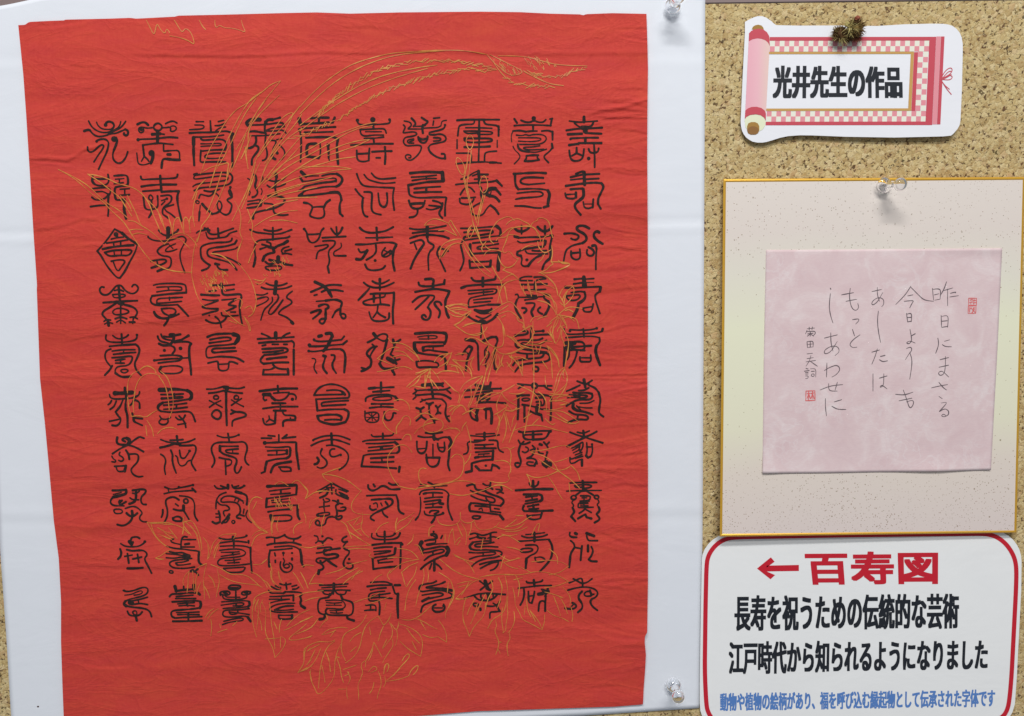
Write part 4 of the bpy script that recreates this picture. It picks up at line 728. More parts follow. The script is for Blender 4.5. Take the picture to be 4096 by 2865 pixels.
3 92 19 100 18 106 20 113 18 119 15;4 119 15;3 119 16 125 20 133 21 139 20 143 17;2.8 104 20 104 26;2.8 133 21 132 26;3.2 93 30 100 28 112 27 126 26 135 27 143 30;2.6 104 33 115 32 128 31 138 34 143 39;4 142 37 144 46 144 56 147 62;2.6 97 38 112 37 130 35;3.8 97 39 95 48 96 62;3 104 42 105 46;2.8 105 53 105 56;4.4 117 42;2 117 42 117 46;4.2 130 42;3.4 130 50 130 52;2.8 117 50 119 54 117 58 117 62 121 65 126 63 126 60 122 58 119 60;2.6 113 55 112 60 113 65 117 70 123 71 128 69 131 64 130 59 126 57
2.8 35 93 38 90 46 90 53 91 53 94 48 97 40 97 35 95 35 93;2.6 38 94 50 94;3 46 97 46 112;2.6 23 105 22 101 27 99 35 99 38 102 35 105 28 105 23 103;3.4 28 101 33 103;2.6 68 100 62 99 56 100 54 103 58 105 64 104 68 102;3 59 101 63 102;2.4 30 104 31 108 42 108 52 108;2.4 26 106 28 111 42 112 62 110 63 104;2.6 25 115 42 114 58 113 65 114;4 66 115 67 120 64 122;2.4 64 122 48 124 36 124 27 125;2.4 24 120 38 118 52 116 59 117 56 121 42 121;3 46 117 47 121;2.6 66 125 50 127 36 127 28 128 26 133 28 137 38 138 50 137 60 136 64 138;4 64 138 68 144;2.4 36 130 44 131 55 132 66 134;2.4 36 130 38 134 48 133 49 129;2.4 28 144 40 141 52 139 58 140 56 143 45 144 34 146 26 149
3 112 88 118 90 128 88;3 121 87 122 96;2.6 105 91 113 94;2.6 99 92 106 96 113 98;2.6 137 90 130 92;2.6 140 93 136 96 131 96;2.8 95 98 98 102 106 102 117 102;3.6 117 102 120 100;2.8 120 100 132 100 143 101 146 103 142 107;3.4 142 107 144 112 142 117 144 121;4.4 144 121 149 124;2.6 97 107 108 107 120 106 132 105;3.4 132 105 132 113;2.2 96 111 110 111 126 111;2.2 114 109 114 113;2.4 96 117 106 114 118 112 125 111;2.6 134 117 118 117 106 119 98 123 96 127 102 130 114 131 126 130 138 130;2.8 132 121 122 121 113 123 104 127;2.4 104 127 118 128 132 126;2.8 110 135 110 140 118 141 130 140;4.2 130 140 130 135;2.4 110 135 120 135 130 135
#1220 2100 430
2.4 14 16 19 17 20 24 16 27;3.4 26 17;2.8 20 24 26 25;3.6 26 26 30 23;3 30 23 33 19 38 20 41 22;2.4 26 26 27 30;3 19 35 28 34 37 33 40 34 38 38 29 37;3.6 36 37 52 35;3 17 42 26 41 36 37;3.6 28 38 28 44 34 45 44 43 50 45 49 48 42 50 34 51;3 34 51 25 49 18 50 16 54 20 57 26 57 31 53 36 51;4 34 53 40 58 47 62;4 23 54 24 58;3.4 24 58 28 62 27 66 21 68;4.4 21 68 20 73;2.8 62 17 56 20 55 24 58 26 63 25;2.8 62 26 58 30 57 34 61 37 66 38 66 43 61 48 58 54 57 60 62 65 68 66 72 63 71 59;3.8 66 51;3 63 57 70 58
3 100 13 99 18 103 21 112 22 125 22 134 21 140 18 142 12;3 142 13 140 17;2.6 107 13 108 17 118 18 130 17 135 13;4 134 13;3.4 119 10 119 27;3.4 100 30 115 28 130 27;3 130 27 144 27;4 145 29;3.4 143 28 143 45 142 65;3 103 35 118 33 130 33;4.4 135 35 134 42;2.6 134 44 122 47 108 48 102 50;3.6 101 50 102 66;3.2 102 66 115 64 137 62;2.6 103 40 118 39 128 38 128 40 118 42 104 44;2.4 131 49 118 51 109 53 110 57 118 56 131 55;3.4 109 53 110 57
2.6 22 90 38 90 50 89 64 88;4.2 43 88 43 96;3 43 96 42 103;2.4 25 94 42 93 62 92;2.8 20 98 40 98 55 97 67 98;3 42 99 38 105;3.4 37 103 36 108 30 109;2.6 26 98 28 103 34 104 38 104;2.6 44 97 48 103 52 104;3.4 53 104 56 111;2.6 53 104 60 104 62 98;2.8 30 109 23 110 20 114 19 122 20 130 24 133 30 134;4.5 30 134 29 140 22 141;2.8 56 111 63 113 70 115 72 120 72 128 70 134 63 136;4 63 136 63 140 73 143;2.2 31 113 44 112 56 113 60 118 60 123 54 126 42 125 33 125;3 33 125 30 129 33 134 40 135 52 135 63 135;2 32 116 44 117 55 116;2 32 120 44 120 54 120;2 44 117 44 120;2 37 128 46 128 57 127;2 38 131 48 132 56 131;2 47 128 47 131
2.8 98 86 110 85 122 85 128 88;4 129 89;3.2 93 92 108 90 128 90;3.8 134 90 142 90;2.6 98 97 108 95;3.4 108 95 121 94;3 131 92 133 98 134 102 138 104;3.8 139 103 138 115 139 139;2.6 119 99 108 100 98 102 95 105 95 112 98 114 110 113;3 110 113 112 120 111 134;2.6 127 102 115 104 100 105 99 110;2.6 99 109 115 108 130 110;2.6 111 103 111 109;2.6 91 120 106 119 106 128;2.6 98 121 98 127;2.6 89 128 98 127 106 127
#1630 2100 430
3.4 39 10;3 35 14 38 13 42 14 44 17 44 20;4 36 15;2.4 38 16 41 18;3.2 44 19 40 22 34 22 26 24;5.5 21 26 18 31 22 37;3 22 37 30 36 40 34 50 32 56 33;5.8 59 34 62 38 58 45;3.2 58 45 50 47 42 51 34 55 26 60 20 66;2.4 42 23 42 27 34 28 27 29 30 31 40 29 50 28 59 28;2.4 52 16 50 20;2.8 22 42 32 41 42 38 52 36 56 39 50 42 40 44 32 47 25 53;2.6 38 40 38 44;4.2 40 52 40 60 40 68;2.8 36 58 33 66;3 42 58 47 61 51 66
2.8 94 14 100 12 106 14 112 16 120 14 127 11 133 11;2.8 93 21 100 19 105 17;3.4 104 18 110 20 116 20;2.6 104 14 106 18;3.6 124 14 124 24;2.8 120 20 128 17 136 20;2.8 124 24 114 24 104 25 97 26;4 97 27 92 32 95 36;3 95 36 102 38 116 37 130 38 138 39 142 42 139 46 130 49 118 50 108 53 101 57 96 62;2.8 129 26 118 28 108 28 101 29 100 32 106 33 118 32 135 33;2.6 92 41 104 42 118 41 128 40 133 42 128 45 115 46 104 47 93 51;2.4 113 42 113 46;3 108 59 118 56 128 54 140 53;2.6 109 65 118 60 128 56 136 55;2.8 136 55 135 60 130 66 124 68
3 43 84 38 87 28 88 20 90 17 94 18 98 22 100 32 98 45 97 56 99 64 102 68 105;4 68 105 66 108;3 66 108 55 111 42 113 30 117 22 121 20 130;3 56 85 50 88 42 90 32 92 26 94 38 94 52 95;3.8 52 95 66 98;3 22 105 34 103 46 101 54 103 52 106 42 108 32 110;3.8 32 109 22 114;3.2 42 119 38 121 37 126 41 130 48 130 54 128 56 123 54 119;2.6 40 124 52 124;4 54 121
2.8 108 84 115 89 118 94;5.5 116 84 120 95;3.2 127 84 120 89 114 93 109 97;4 118 95 123 97;2.8 85 110 95 106 106 103;3 106 103 120 102 146 104;3 100 106 104 111 112 113 122 113 130 109 134 104;3.4 110 103 109 108 114 112;5 121 104 121 112;2.4 128 104 128 108;2.6 99 117 105 117 106 120 102 122 98 120 99 117;4 109 125 109 127;3.2 118 121 128 122 135 119;3.2 138 114 136 118 133 120 135 124 138 129;2.4 128 117 133 120;2.8 138 129 130 130 123 130 123 139
#2020 2080 430
4 44 19 44 32;2.6 31 22 45 21 59 19;3 25 24 33 27 44 26 56 25 63 22;2.8 20 32 35 31 50 30 66 29;4 66 30 70 37 71 44;3.4 71 44 70 54 66 62 59 70 52 77;2.8 31 38 42 37 48 38 50 43 46 50 38 53 33 57;4.2 32 58 31 72;3 23 43 41 42 41 47 24 49 23 43;2.4 44 57 52 55 58 57 60 60 56 63 48 63 45 60 45 56
3.2 97 19 96 23 100 26 107 26;5 105 20 107 21;4.6 122 20 133 24;3 122 24 124 31 131 31 138 31;2.8 98 31 103 35 104 40;2.8 104 41 114 43;3.8 104 41 98 50 97 60 96 71;3.6 115 39 114 48 113 60;4 124 38 124 47;3.4 129 40 132 46 129 54 125 59;4 125 59 129 62 137 62
3.8 43 90 44 99;3 32 92 33 94 44 94 55 92 56 90;2.8 20 102 36 100 52 98 69 98;3.4 28 102 29 110 27 120 23 127;3 35 107 35 117 36 124 40 124;3.4 40 124 43 115 44 107;2.4 36 114 43 113;5.5 50 111 56 110;7 58 108 64 107;4 64 103 60 114;3 55 104 62 106;3.2 61 114 60 125 60 136;3 50 136 51 124 54 121 58 121 60 124
2.8 96 94 102 92 110 88 115 87 116 94 116 98;3 102 88 108 91 114 95 122 94 130 88;3 94 105 104 102 116 100 128 101 137 105 139 111 135 116 130 118;3.4 130 118 127 122 130 129 138 135;3.4 115 107 110 112 110 118 114 123 116 128 115 133 109 138;2.6 118 111 120 108 125 106 129 109 130 113 126 114 120 114 118 111;3.4 127 105 129 112;2.4 129 112 133 111;3.4 90 132 96 133 103 133 107 129 105 126 101 124;2.4 104 125 98 130 98 134"""
order = []
x0 = y0 = sc = 0
for line in INK.strip().split('\n'):
    if line.startswith('#'):
        x0, y0, size = map(float, line[1:].split())
        sc = size / 160.6
        continue
    rb = Ribbons()
    for st in line.split(';'):
        v = [float(q) for q in st.split()]
        w = v[0] * sc * 0.98
        p = np.array(v[1:]).reshape(-1, 2) * sc + [x0, y0]
        rb.add(rounded(p, 4.5 * sc, 2), w, 0.19)
    order.append((np.mean(rb.py), np.mean(rb.px), rb))
for _, _, rb in order:
    rb.build('seal_character', h_red, 0.00016, M['ink'], red)

GOLD = """@0 0 6.228
94 13 96 17 99 23 100 18 101 15 103 19 106 22 107 18 109 21
109 23 115 24 121 26 125 29 124 24 122 20 119 18 117 21 115 18 112 13
128 13 130 17 132 19
138 13 138 16 139 18 141 16 144 18 148 18 153 19 158 21 156 17 155 13
@1200 150 5.662
0 49 10 38 22 28 36 19 52 14 65 11 80 10 95 9 112 9 122 10 132 12
0 54 12 42 25 31 40 22 55 16 70 12 90 10 108 9
h13 54 28 40 45 28 58 22 75 18 95 16 118 18 130 20 138 24
h28 58 40 49 50 43 65 36 82 30 100 25 120 22 135 24
0 62 12 53 25 44 40 35 55 28 70 24 85 21 97 19.5
0 66 12 57 28 46 45 37 60 31 75 26 90 22
132 12 137 18 141 21 145 25 150 27 155 26 158 24 150 20 142 16 134 12
s134 13 142 16 150 20 158 24 155 26 150 27 145 25 141 21 137 18
137 18 141 24 146 29
158 24 164 27 170 30 177 33 186 34
h146 29 150 32 155 33 162 34 170 34.5 180 35
140 13 152 13 162 14 172 17 180 19 192 20 203 20
s158 15 166 14 176 16 183 19 178 22 172 24 165 22 160 19
h160 24 168 27 178 28 186 27 194 24 203 21
120 68 117 72 118 77 120 80 122 77 123 72 120 68
119 80 118 90 116 100
121 80 120 90 119 100
111 84 110 88 112 94 115 98 117 94 115 88 111 84
115 98 117 106 119 114
130 97 127 101 127 107 130 111 133 106 132 100 130 97
@600 150 4.047
50 135 55 120 60 108 68 95 75 83 85 71 95 66 105 58 112 53 120 46 129 43
129 43 120 54 110 66 102 80 97 90 90 103 85 111
59 148 66 125 75 105 83 88 90 75 100 60 110 54
128 57 118 66 108 76 100 86 97 94 97 105 95 115
80 133 88 115 95 95
115 61 106 73 98 85
105 60 96 72 88 87 80 105 73 118 66 130
52 133 60 128 70 126 78 123 77 130 75 145
42 160 47 148 55 140
100 133 105 120 113 106 122 92 130 80 137 75 142 74 139 82 133 93 125 105 118 118 112 133
95 160 98 148 103 130
107 148 112 133 120 118 135 100 150 90
107 118 120 100 135 84 145 72 148 68
113 125 130 102 145 84 150 76
h166 76 175 66 185 58
105 150 130 120 150 97
112 145 135 122 150 106
h140 100 155 95 170 88 182 82
120 135 135 122 155 112 175 100 195 92 215 85 224 84
115 142 140 125 165 112 190 97 205 90 220 87
118 150 140 133 165 118 185 108 205 102 217 101
217 101 205 107 190 112 175 117
150 130 170 125 185 120 203 118
130 140 150 127 160 128 180 127 195 129 199 130
199 130 185 131 170 134 150 137 130 145
115 156 140 147 160 143 180 138
120 158 145 152 165 148
125 160 150 158 165 158
90 120 96 108 100 96
97 130 95 118 94 108
@200 650 4.671
7 6 15 10 25 17 35 27 45 33 52 41 58 46 63 51 66 55 70 62 76 71 81 78 86 84
7 6 20 12 33 20 41 28 50 36 58 40 67 48
32 10 40 11 50 14 57 18 66 20 72 22 78 26 83 32
32 10 42 16 52 24 60 30 66 40 70 46
66 28 70 36 74 44 76 50 79 55
78 26 85 35 88 44 92 53 95 60
83 32 90 38 96 48 98 56
60 28 67 35 70 42
86 84 92 88 98 91 105 93 115 94 121 94
67 50 72 50 78 54 85 58 92 64 98 70
68 58 74 57 80 58
70 62 76 60 83 62
92 40 95 50 99 58
101 45 104 55 105 62
105 62 106 50 110 46 112 52 115 62
115 62 114 50 116 46 119 50 120 60
120 60 119 50 121 46
98 70 105 62 112 60 118 62 124 68 126 72
100 66 110 64 116 70 120 74
126 25 123 36 122 46 124 55
130 54 136 47 138 42
126 65 123 75 122 85 121 95 123 105 126 115 130 122 134 124
130 54 128 62 126 68
161 86 166 92 172 100 176 112 177 120 174 130 170 132
s127 100 132 95 140 93 150 92 153 100 152 108 140 112 130 112
138 78 146 79 152 83 158 90
148 126 155 132 162 138 167 140
152 135 160 138
166 132 170 137 172 143 171 145 170 140 167 134
167 125 172 122 174 128
158 118 163 116 165 120 163 125
s178 98 184 93 192 88 198 90 200 94 195 97 190 96
174 100 182 102 186 98 180 105 176 103
s190 86 196 84 203 80 206 83 203 88 196 89
158 33 162 40 164 48 162 60 165 66
169 40 172 48 174 55 172 62 175 68 178 70
175 55 182 50 190 46 200 42 212 41
188 50 200 49 212 52
185 40 195 35 212 32
180 35 190 28 200 24 214 20
164 40 168 30 172 20 176 8 180 0
156 50 162 38 168 26 173 12 176 0
170 52 174 44 178 38 184 28
176 72 172 80 170 86
165 66 160 78 161 84
140 40 146 28 150 18 154 6 156 0
134 44 140 30 144 18 147 8
@1600 700 4.047
63 0 65 8 67 20 70 34 72 48 76 58 82 70
67 0 66 8 68 20 72 34 76 48
84 20 81 30 78 42 77 50
82 20 79 32 76 44
24 50 27 46 33 43 39 44 44 46 48 48
24 50 30 49 36 50
48 48 50 44 53 50 57 56 60 61
48 48 52 54 56 60
38 55 44 54 50 57 56 60
39 83 39 76 42 69 47 66 54 64 61 63 66 69 70 76 75 83 82 90 90 97
39 83 42 78 45 73 50 69 57 67 62 68
62 68 66 76 72 84 78 92 84 98 90 101
70 53 67 58 68 64 72 58 74 52
85 66 80 72 82 76
88 62 90 55 93 50 97 45 101 43 106 41 110 42 113 45
105 49 108 46 112 44 117 43 122 46 127 48 129 51
129 51 131 47 136 45 136 43 140 42 145 44 148 48 149 55 151 62
99 60 103 57 106 54 110 52 116 52 124 50 130 51 135 55 138 60 139 66
95 65 97 62 104 62 107 59 112 59 118 60
107 59 105 65 103 70 101 74 103 78 107 75 110 77 113 82 117 83
84 70 88 74 95 74 101 76
83 80 85 76 90 74
117 83 112 90 106 92 102 90 99 86 97 80
120 74 124 71 130 69 134 70
136 66 137 72 143 78 149 74
143 78 140 84 136 87
150 70 151 78 149 86 152 88 148 90 145 94 137 97
149 86 160 86 170 88 162 92 152 96 146 97 139 97
102 94 106 96 112 98 117 103
102 94 105 91
91 90 95 98 100 105 101 112 98 115
100 105 106 100 112 98
99 112 105 106 112 104 118 103
139 97 145 100 150 105 154 110 156 119
96 110 99 120 101 128
103 110 105 118 106 125
118 105 120 112 124 118
126 104 128 112 130 120
134 104 134 112 136 120
140 116 148 118 152 125 154 136
136 124 145 126 150 130 155 138
155 140 162 133 168 130 180 132
155 138 166 140 175 142 177 152
157 120 160 113 165 109 172 110 172 118 168 124 162 130 158 126
162 130 163 120 166 114
148 146 152 142 156 140
145 150 150 146
158 150 160 144 156 140 153 146 151 152 150 160
160 140 164 146 165 152
45 130 52 128 60 128 66 130
45 130 50 134 57 137 63 139 66 137 70 134
50 132 58 131 66 133
54 148 60 145 66 140 70 136
54 148 60 153 66 157 72 158 80 156
64 148 72 146 80 147
88 136 94 133 98 130 103 127 108 125 112 127 115 131 118 134
97 138 102 136 108 134 114 138 118 142
118 134 120 138 122 142 123 150 125 155
96 140 100 145 103 152 104 160
112 160 118 156 124 152 131 148 132 155
@1500 1300 4.359
2 31 10 24 17 20 22 21
2 31 12 35 22 40
12 12 15 17 20 16 28 18 35 23 41 31
2 43 10 42 20 39 28 38 34 41
15 30 25 27 32 30 36 34
32 30 26 24 18 24
51 40 44 42 37 46
51 40 40 47 33 53 29 57
51 40 47 50 46 58
51 40 50 48 53 56
51 40 56 45 60 52
46 58 41 57 35 56
57 45 62 42 70 42 77 44
60 33 65 28 70 25 69 31 64 36 58 39
71 32 78 33 86 33 91 29
71 32 76 36 82 40 88 45
70 38 75 37 80 42 82 48
91 29 87 36 90 42
76 26 84 26
72 0 78 4 86 9 94 10 100 7 103 2
98 0 100 10 104 17 110 21 118 20 118 8 117 0
83 14 88 11 95 13 100 17 107 19
110 21 114 26 120 27 127 26 133 23 137 21
110 21 106 30 103 38 101 47 99 55 96 65 93 75
112 22 108 34 105 44 103 52
112 27 110 35 113 40
118 27 115 35 118 38
125 27 126 34 122 38
130 30 132 38 136 46
124 30 133 29 140 32
121 10 128 12 132 18 138 20 145 22
141 0 144 6 145 14 144 22
145 22 146 32 145 42 146 52 146 60 143 72 140 85 137 100
158 20 164 26 168 32 169 39
165 16 162 10 158 6
170 0 174 6 178 14 177 24 175 34 174 40
174 40 170 46 168 54 165 62 160 70
174 40 177 48 176 54 170 60 162 66
128 55 120 60 115 62 122 70 130 74
115 62 105 66 98 70
99 47 90 55 82 60 77 72
99 47 94 58 90 68 86 76
130 55 138 58 146 62 152 70 150 80
160 65 168 64 176 64
160 70 170 69 178 72
155 78 165 78 172 76
158 82 168 86 176 90 182 91
120 78 126 80 130 76
118 80 121 90 120 100 117 108
112 82 115 88 113 98 110 105
122 72 118 82 114 90 112 96
127 97 140 92 152 92 165 96 177 99
130 90 127 97 123 108
17 70 22 68 27 69 31 73 32 78
7 88 8 82 12 78 18 77 22 79
7 88 10 94 15 98 20 100
20 100 19 94 24 88 26 84 30 83 33 87 32 92
38 80 44 82 50 78
25 105 28 100 33 101 33 106
44 96 45 90 50 86 56 86 62 88 63 94 58 98 50 99 44 96
36 100 40 95 45 92
66 92 70 96 75 94 78 98
69 84 70 90
68 80 72 76 78 73 82 75 84 80
84 80 88 78 92 82
84 92 86 100 88 106 88 115
78 99 74 103 72 108 70 112 66 116
12 120 16 114 22 110 28 110 32 114 34 117
12 120 11 128 14 136 17 142 22 148
70 122 74 118 80 120 82 126 81 134 78 140 70 144 60 146 50 148 42 146 40 140 40 134 43 131 47 132
88 118 86 124 82 128
110 125 118 124 124 127 125 134 122 138 124 142 120 145 112 145 104 143
22 148 30 150 38 151
38 150 50 148 62 147 74 143 85 143 92 146
69 155 80 157 92 154 102 151 110 147 118 147 126 152
115 114 120 112 124 114 125 120
124 114 128 112
125 120 124 128
143 116 155 115 165 112 175 110 180 113
143 117 155 120 164 126 168 134
150 123 160 130 168 134 176 132 180 129
165 126 172 124 177 122
168 134 160 138 152 140 145 140 139 137
139 137 142 142 143 148
168 134 174 138 182 144 188 150
180 129 186 135 188 142
158 138 164 146 168 154 172 160
178 145 179 155
@400 1400 5.227
21 35 21 28 22 22 25 18 29 16
30 16 33 13 37 12 42 15 43 18
26 34 28 26 31 21 36 18 41 18 46 20
46 16 51 20 54 27 56 36 56 45 53 52
45 20 50 27 52 36 53 46
21 35 22 44 24 51
27 32 25 42 26 48
24 51 30 50 35 52 40 48 44 46
36 54 40 60 41 66
44 64 48 60 55 59 59 61
35 58 36 66
36 132 44 132 52 132 58 134
36 132 40 139 44 145 50 150
48 138 52 142 56 144
64 132 70 130 74 136 77 144 78 153
64 128 63 134 70 142
114 119 116 114 120 112 124 114
114 119 114 126 117 132 122 137 128 140
134 103 138 100 144 104
147 102 151 99 155 103 158 107
155 103 160 108 157 114
157 114 165 108 175 108 180 109
117 122 120 116
128 140 122 141 118 144 116 150
132 140 131 134 134 128
s128 118 136 112 148 112 154 118 150 122 138 122
160 136 163 130 168 128
170 95 178 92 184 90
170 95 172 99 178 102
170 95 180 96 190 100 196 105 200 108
200 108 196 112 192 118 193 124 200 126 208 126
190 132 195 138 200 142
198 128 194 134
@600 2050 4.348
0 10 8 10 14 11 22 11 30 14 36 20
1 11 4 20 8 25 12 29 17 32
7 14 14 18 21 20
8 20 15 23 20 25
17 14 21 19 25 24
31 9 31 14 30 20
32 8 36 12 40 16 43 21 45 28 46 34 47 40
37 12 42 18 44 22
5 42 10 40 15 36 20 34
5 42 8 43 13 43
49 23 53 28 55 34
63 23 58 28 56 35 54 42
66 25 60 32 58 40
63 30 60 38 59 42
53 30 54 36 53 43
64 22 68 20 75 20 80 19 77 24
52 47 47 49 44 51
36 54 32 58 30 64 31 67
36 54 35 60 35 66 34 74
39 54 40 60 40 68 41 74
44 56 42 62 42 70 43 76
52 48 50 55 49 63 50 72 50 80
47 64 44 70 43 76
50 68 53 73 55 79
54 58 58 62 60 69
62 52 63 58 64 64 62 72 61 78
56 48 66 52 72 56 76 57
64 57 72 62 82 65 92 66 100 67 103 69
76 57 84 57 91 59 97 64 101 68
91 54 99 57 105 63 108 69
95 48 102 48 107 44
92 3 96 9 101 14 107 17
94 22 97 18 103 16 108 18
113 0 113 8 111 16 112 19
119 4 116 12 118 18
111 54 111 60 114 66
118 54 119 62
121 72 112 72 104 74 96 78 95 84
100 80 97 86 97 91
104 80 101 86 102 92
@1050 2050 4.348
0 16 5 19
9 4 8 12 8 18 9 22
38 0 40 5 40 10
37 9 31 11 28 16 29 20
45 6 43 10 43 15
57 2 55 9 54 14 54 20
72 8 77 11 79 17 82 24
77 9 83 7 90 4
92 0 92 8 90 14 94 20 98 23
92 9 86 12
90 15 85 17
80 18 86 22 92 26 99 30
116 9 110 11 106 15 104 19
124 5 122 12 123 17
34 31 42 33 50 31 58 29
74 32 84 31 92 31 100 30
79 34 90 33 99 34
78 16 82 20
7 47 9 54 8 61 12 66 16 69
15 55 16 61 19 66
28 55 32 60 35 66 38 71
35 55 39 62 42 70
50 55 46 60 43 66
43 66 49 65 56 66
36 50 40 48 47 49
58 57 65 55 72 53 78 49
68 62 75 58 82 54 88 51
74 66 78 62 84 58 92 54
82 62 85 57 90 53
110 57 104 60 100 66
118 53 114 58 117 62
30 78 38 74 46 73 56 72
38 82 45 79 53 78
84 83 92 80 100 78 108 74
95 85 105 82 116 78
114 83 112 90
80 48 88 46 96 44
100 37 97 40 102 42
0 46 4 43
0 62 4 64 8 70
@700 2400 4.348
36 8 32 10 28 16
40 8 34 12 30 18
33 18 34 24 33 33
41 22 42 26
39 30 44 28 48 27
53 24 57 20
74 0 71 8 71 16 72 24 75 34
76 2 77 12 76 20 75 28
76 14 79 20 80 28
80 2 84 10 83 20 83 30 86 37 90 44 92 53
87 2 88 14 89 24 91 34 92 45
92 53 97 48 101 42 102 36 98 34
97 34 97 44
91 20 94 27
98 18 96 24 96 30
83 36 96 35
124 9 116 12 108 18 103 24
126 15 116 20 106 26 100 28
121 22 114 28 107 33 104 37 112 37 120 35 126 33
126 25 118 29 110 32
122 42 119 48 119 56 117 61 113 67
113 67 120 63 126 61
126 54 123 58 121 60
125 44 122 47
124 66 125 72 126 76
@1200 2400 4.348
0 30 6 28 12 24 16 18
0 36 6 35 10 34
0 20 6 18 12 15
18 26 22 20 26 18 24 14
20 32 26 27 32 26 38 25 44 26
20 32 26 31 33 28
28 34 32 28
4 45 8 42 12 40 18 38 27 39 32 37
4 45 3 52 4 58 1 63
7 47 12 44 18 41
6 60 10 54 14 46
0 66 6 64 10 61 14 56 17 50 19 45
32 38 26 42 22 50 19 60 18 68 17 81
10 64 9 70 11 76 14 82 16 87 21 85 27 78 31 72 32 64 32 57
20 60 22 68 23 76
24 48 27 56 28 66
32 57 34 48 38 40
42 56 38 48 38 40 40 32 46 28 53 25 58 20 61 14
42 58 48 54 53 48 56 40 57 33 60 24 66 18 72 15
56 30 50 33 46 38
52 43 46 48
64 25 65 32
72 15 75 20 77 24 82 18 84 12
77 24 74 30 72 38
82 20 85 26 85 34 80 40 76 45
85 36 86 42 82 48 78 54 76 58
80 36 76 44
84 22 88 28 90 26 91 20
89 28 90 34 88 42
91 22 98 24 106 28 111 33 113 40 112 47 111 52
92 38 98 44 104 48 111 52
98 26 104 34 110 40
103 38 107 46
94 18 102 19 110 15 118 8 122 4
106 17 114 20 120 24 126 27
111 20 116 28
113 32 120 35 126 34
60 57 63 52 66 46 68 39
63 56 66 50 67 44
68 39 72 46 75 52
40 64 46 62 52 60
34 54 37 62 38 70 40 76
32 60 33 52 36 53
41 70 46 68 43 65 47 72 44 78
57 58 56 62 58 66 56 72 53 78 54 86 54 92
57 58 61 55 60 62
63 66 68 60 72 64 65 67
72 66 74 70 75 78 72 86 71 91
77 68 78 60 81 58 82 62 80 66
78 70 79 76 77 80
79 75 86 74 92 73 100 70
100 70 102 65 106 61 109 60 108 65 104 69
94 56 96 52 100 49 101 52 98 56 92 62 86 70
80 74 85 70 92 63
35 82 42 82
43 80 43 88 44 91
68 76 67 82 64 86
@1550 2050 4.348
8 18 8 12 11 8 16 6 22 2 25 0
8 18 13 15 19 11 24 4
46 6 47 10 53 12 60 12 65 10 67 6
67 0 67 6 70 9 74 10 78 9 80 7
64 10 66 16 69 22
68 10 72 16 73 22 72 30
77 10 77 16 74 22
38 22 38 16 40 13 43 12
53 20 53 28
60 15 57 20 56 28
60 15 61 22 62 30
62 28 65 24 67 23
64 30 67 26
24 20 23 26 18 30
25 30 29 30 33 40
9 33 18 34 24 37 28 42
0 42 8 41 15 42 22 43
2 56 8 50 15 46 24 44 29 43
13 55 20 49 28 46
13 55 15 62 17 70 20 64 25 58 27 50
33 52 34 58 32 66
36 50 38 57 37 64
48 43 54 48 60 53 70 58 78 60 86 62
60 38 68 42 76 48 80 56
62 40 72 44 80 46
84 60 92 58 100 57 110 57 116 57
47 55 52 58 58 62 60 68 61 74 58 82 55 90
56 64 55 74
26 62 20 70 17 80 16 90
32 66 28 76 26 86
64 66 70 64 78 63
65 69 72 67
84 62 78 64 70 72 63 79
63 79 70 80 76 78
75 64 72 70 68 76
80 8 81 12 84 16 92 16 99 14 103 9
98 13 108 16 116 16 122 14 126 10
108 14 114 10 119 6
118 3 125 3
100 24 108 20 116 24 122 28
105 20 112 22 120 20
110 32 118 33 124 36
107 46 114 44 122 42
107 46 112 50 120 52
108 40 106 44 104 52
88 24 86 34
116 62 124 60
108 58 110 66 111 76 110 88
102 60 106 68 104 80 101 88
118 58 122 66 120 78
95 62 98 70 92 80 90 90
@1750 2350 4.559
25 9 23 16 22 24 23 31 26 37 28 43
28 43 31 36 35 31 40 26 42 20 42 14
33 10 28 18 26 24
35 14 32 26 29 32
42 6 36 18 32 26
16 10 20 11
15 2 14 10 10 17 7 22 7 27
1 29 5 34 8 41 8 48
0 43 8 48
61 8 60 16 58 22 52 26 46 30
61 16 62 24 60 32 60 38 57 40
57 18 56 28 58 40
66 0 68 8 68 16 72 22 74 28 80 31 86 34 91 37
78 10 79 20 82 26
92 37 90 32 86 26 81 20
94 24 94 30 92 36
77 16 76 24
81 20 86 30
96 20 102 25 110 27 115 30
94 4 102 6 110 9
102 8 106 18 108 25
107 8 112 16 114 23
110 0 114 4 117 10 116 16
117 17 119 24 118 30
51 29 52 34 50 38 52 43 54 48 53 54 51 59
67 21 68 28 66 35 62 40
63 40 64 45 61 49 61 54 62 60
54 48 56 48
53 54 55 58
44 36 47 30 51 26
@1500 1900 8.696
60 24 66 23 70 20 72 19
60 26 66 26 70 24
72 28 74 23 76 22 75 26
72 40 80 39 86 40 89 42
66 42 72 45
80 34 84 37 84 41
89 42 85 45 80 46
60 46 68 46 75 44 84 46 89 49
89 49 84 51 78 52
56 36 62 40 66 38
@2020 1300 2.677
29 5 26 3 29 0
3 16 10 20 14 24 20 30 26 35
0 44 12 41 20 37 27 33
40 20 36 26 30 30
44 10 42 16 38 22
36 28 42 29 50 29 58 25 63 24 70 25
74 27 73 20 71 12 73 4
70 2 66 8 72 20 76 28
76 28 80 22 83 12 84 4
78 10 80 4 86 2 90 0
85 8 84 18 88 26 89 32
62 31 70 36 76 44 80 52 81 63
64 34 68 46 70 58 70 66 71 80
6 46 14 52 20 60 26 66
3 56 8 64 14 70
26 52 26 60 26 70
20 54 22 64 26 76
54 30 50 44
46 32 48 40
56 54 60 60 64 66
42 40 44 60 43 80 43 85
88 64 82 68 78 76 76 86 72 100
89 66 86 74 88 80
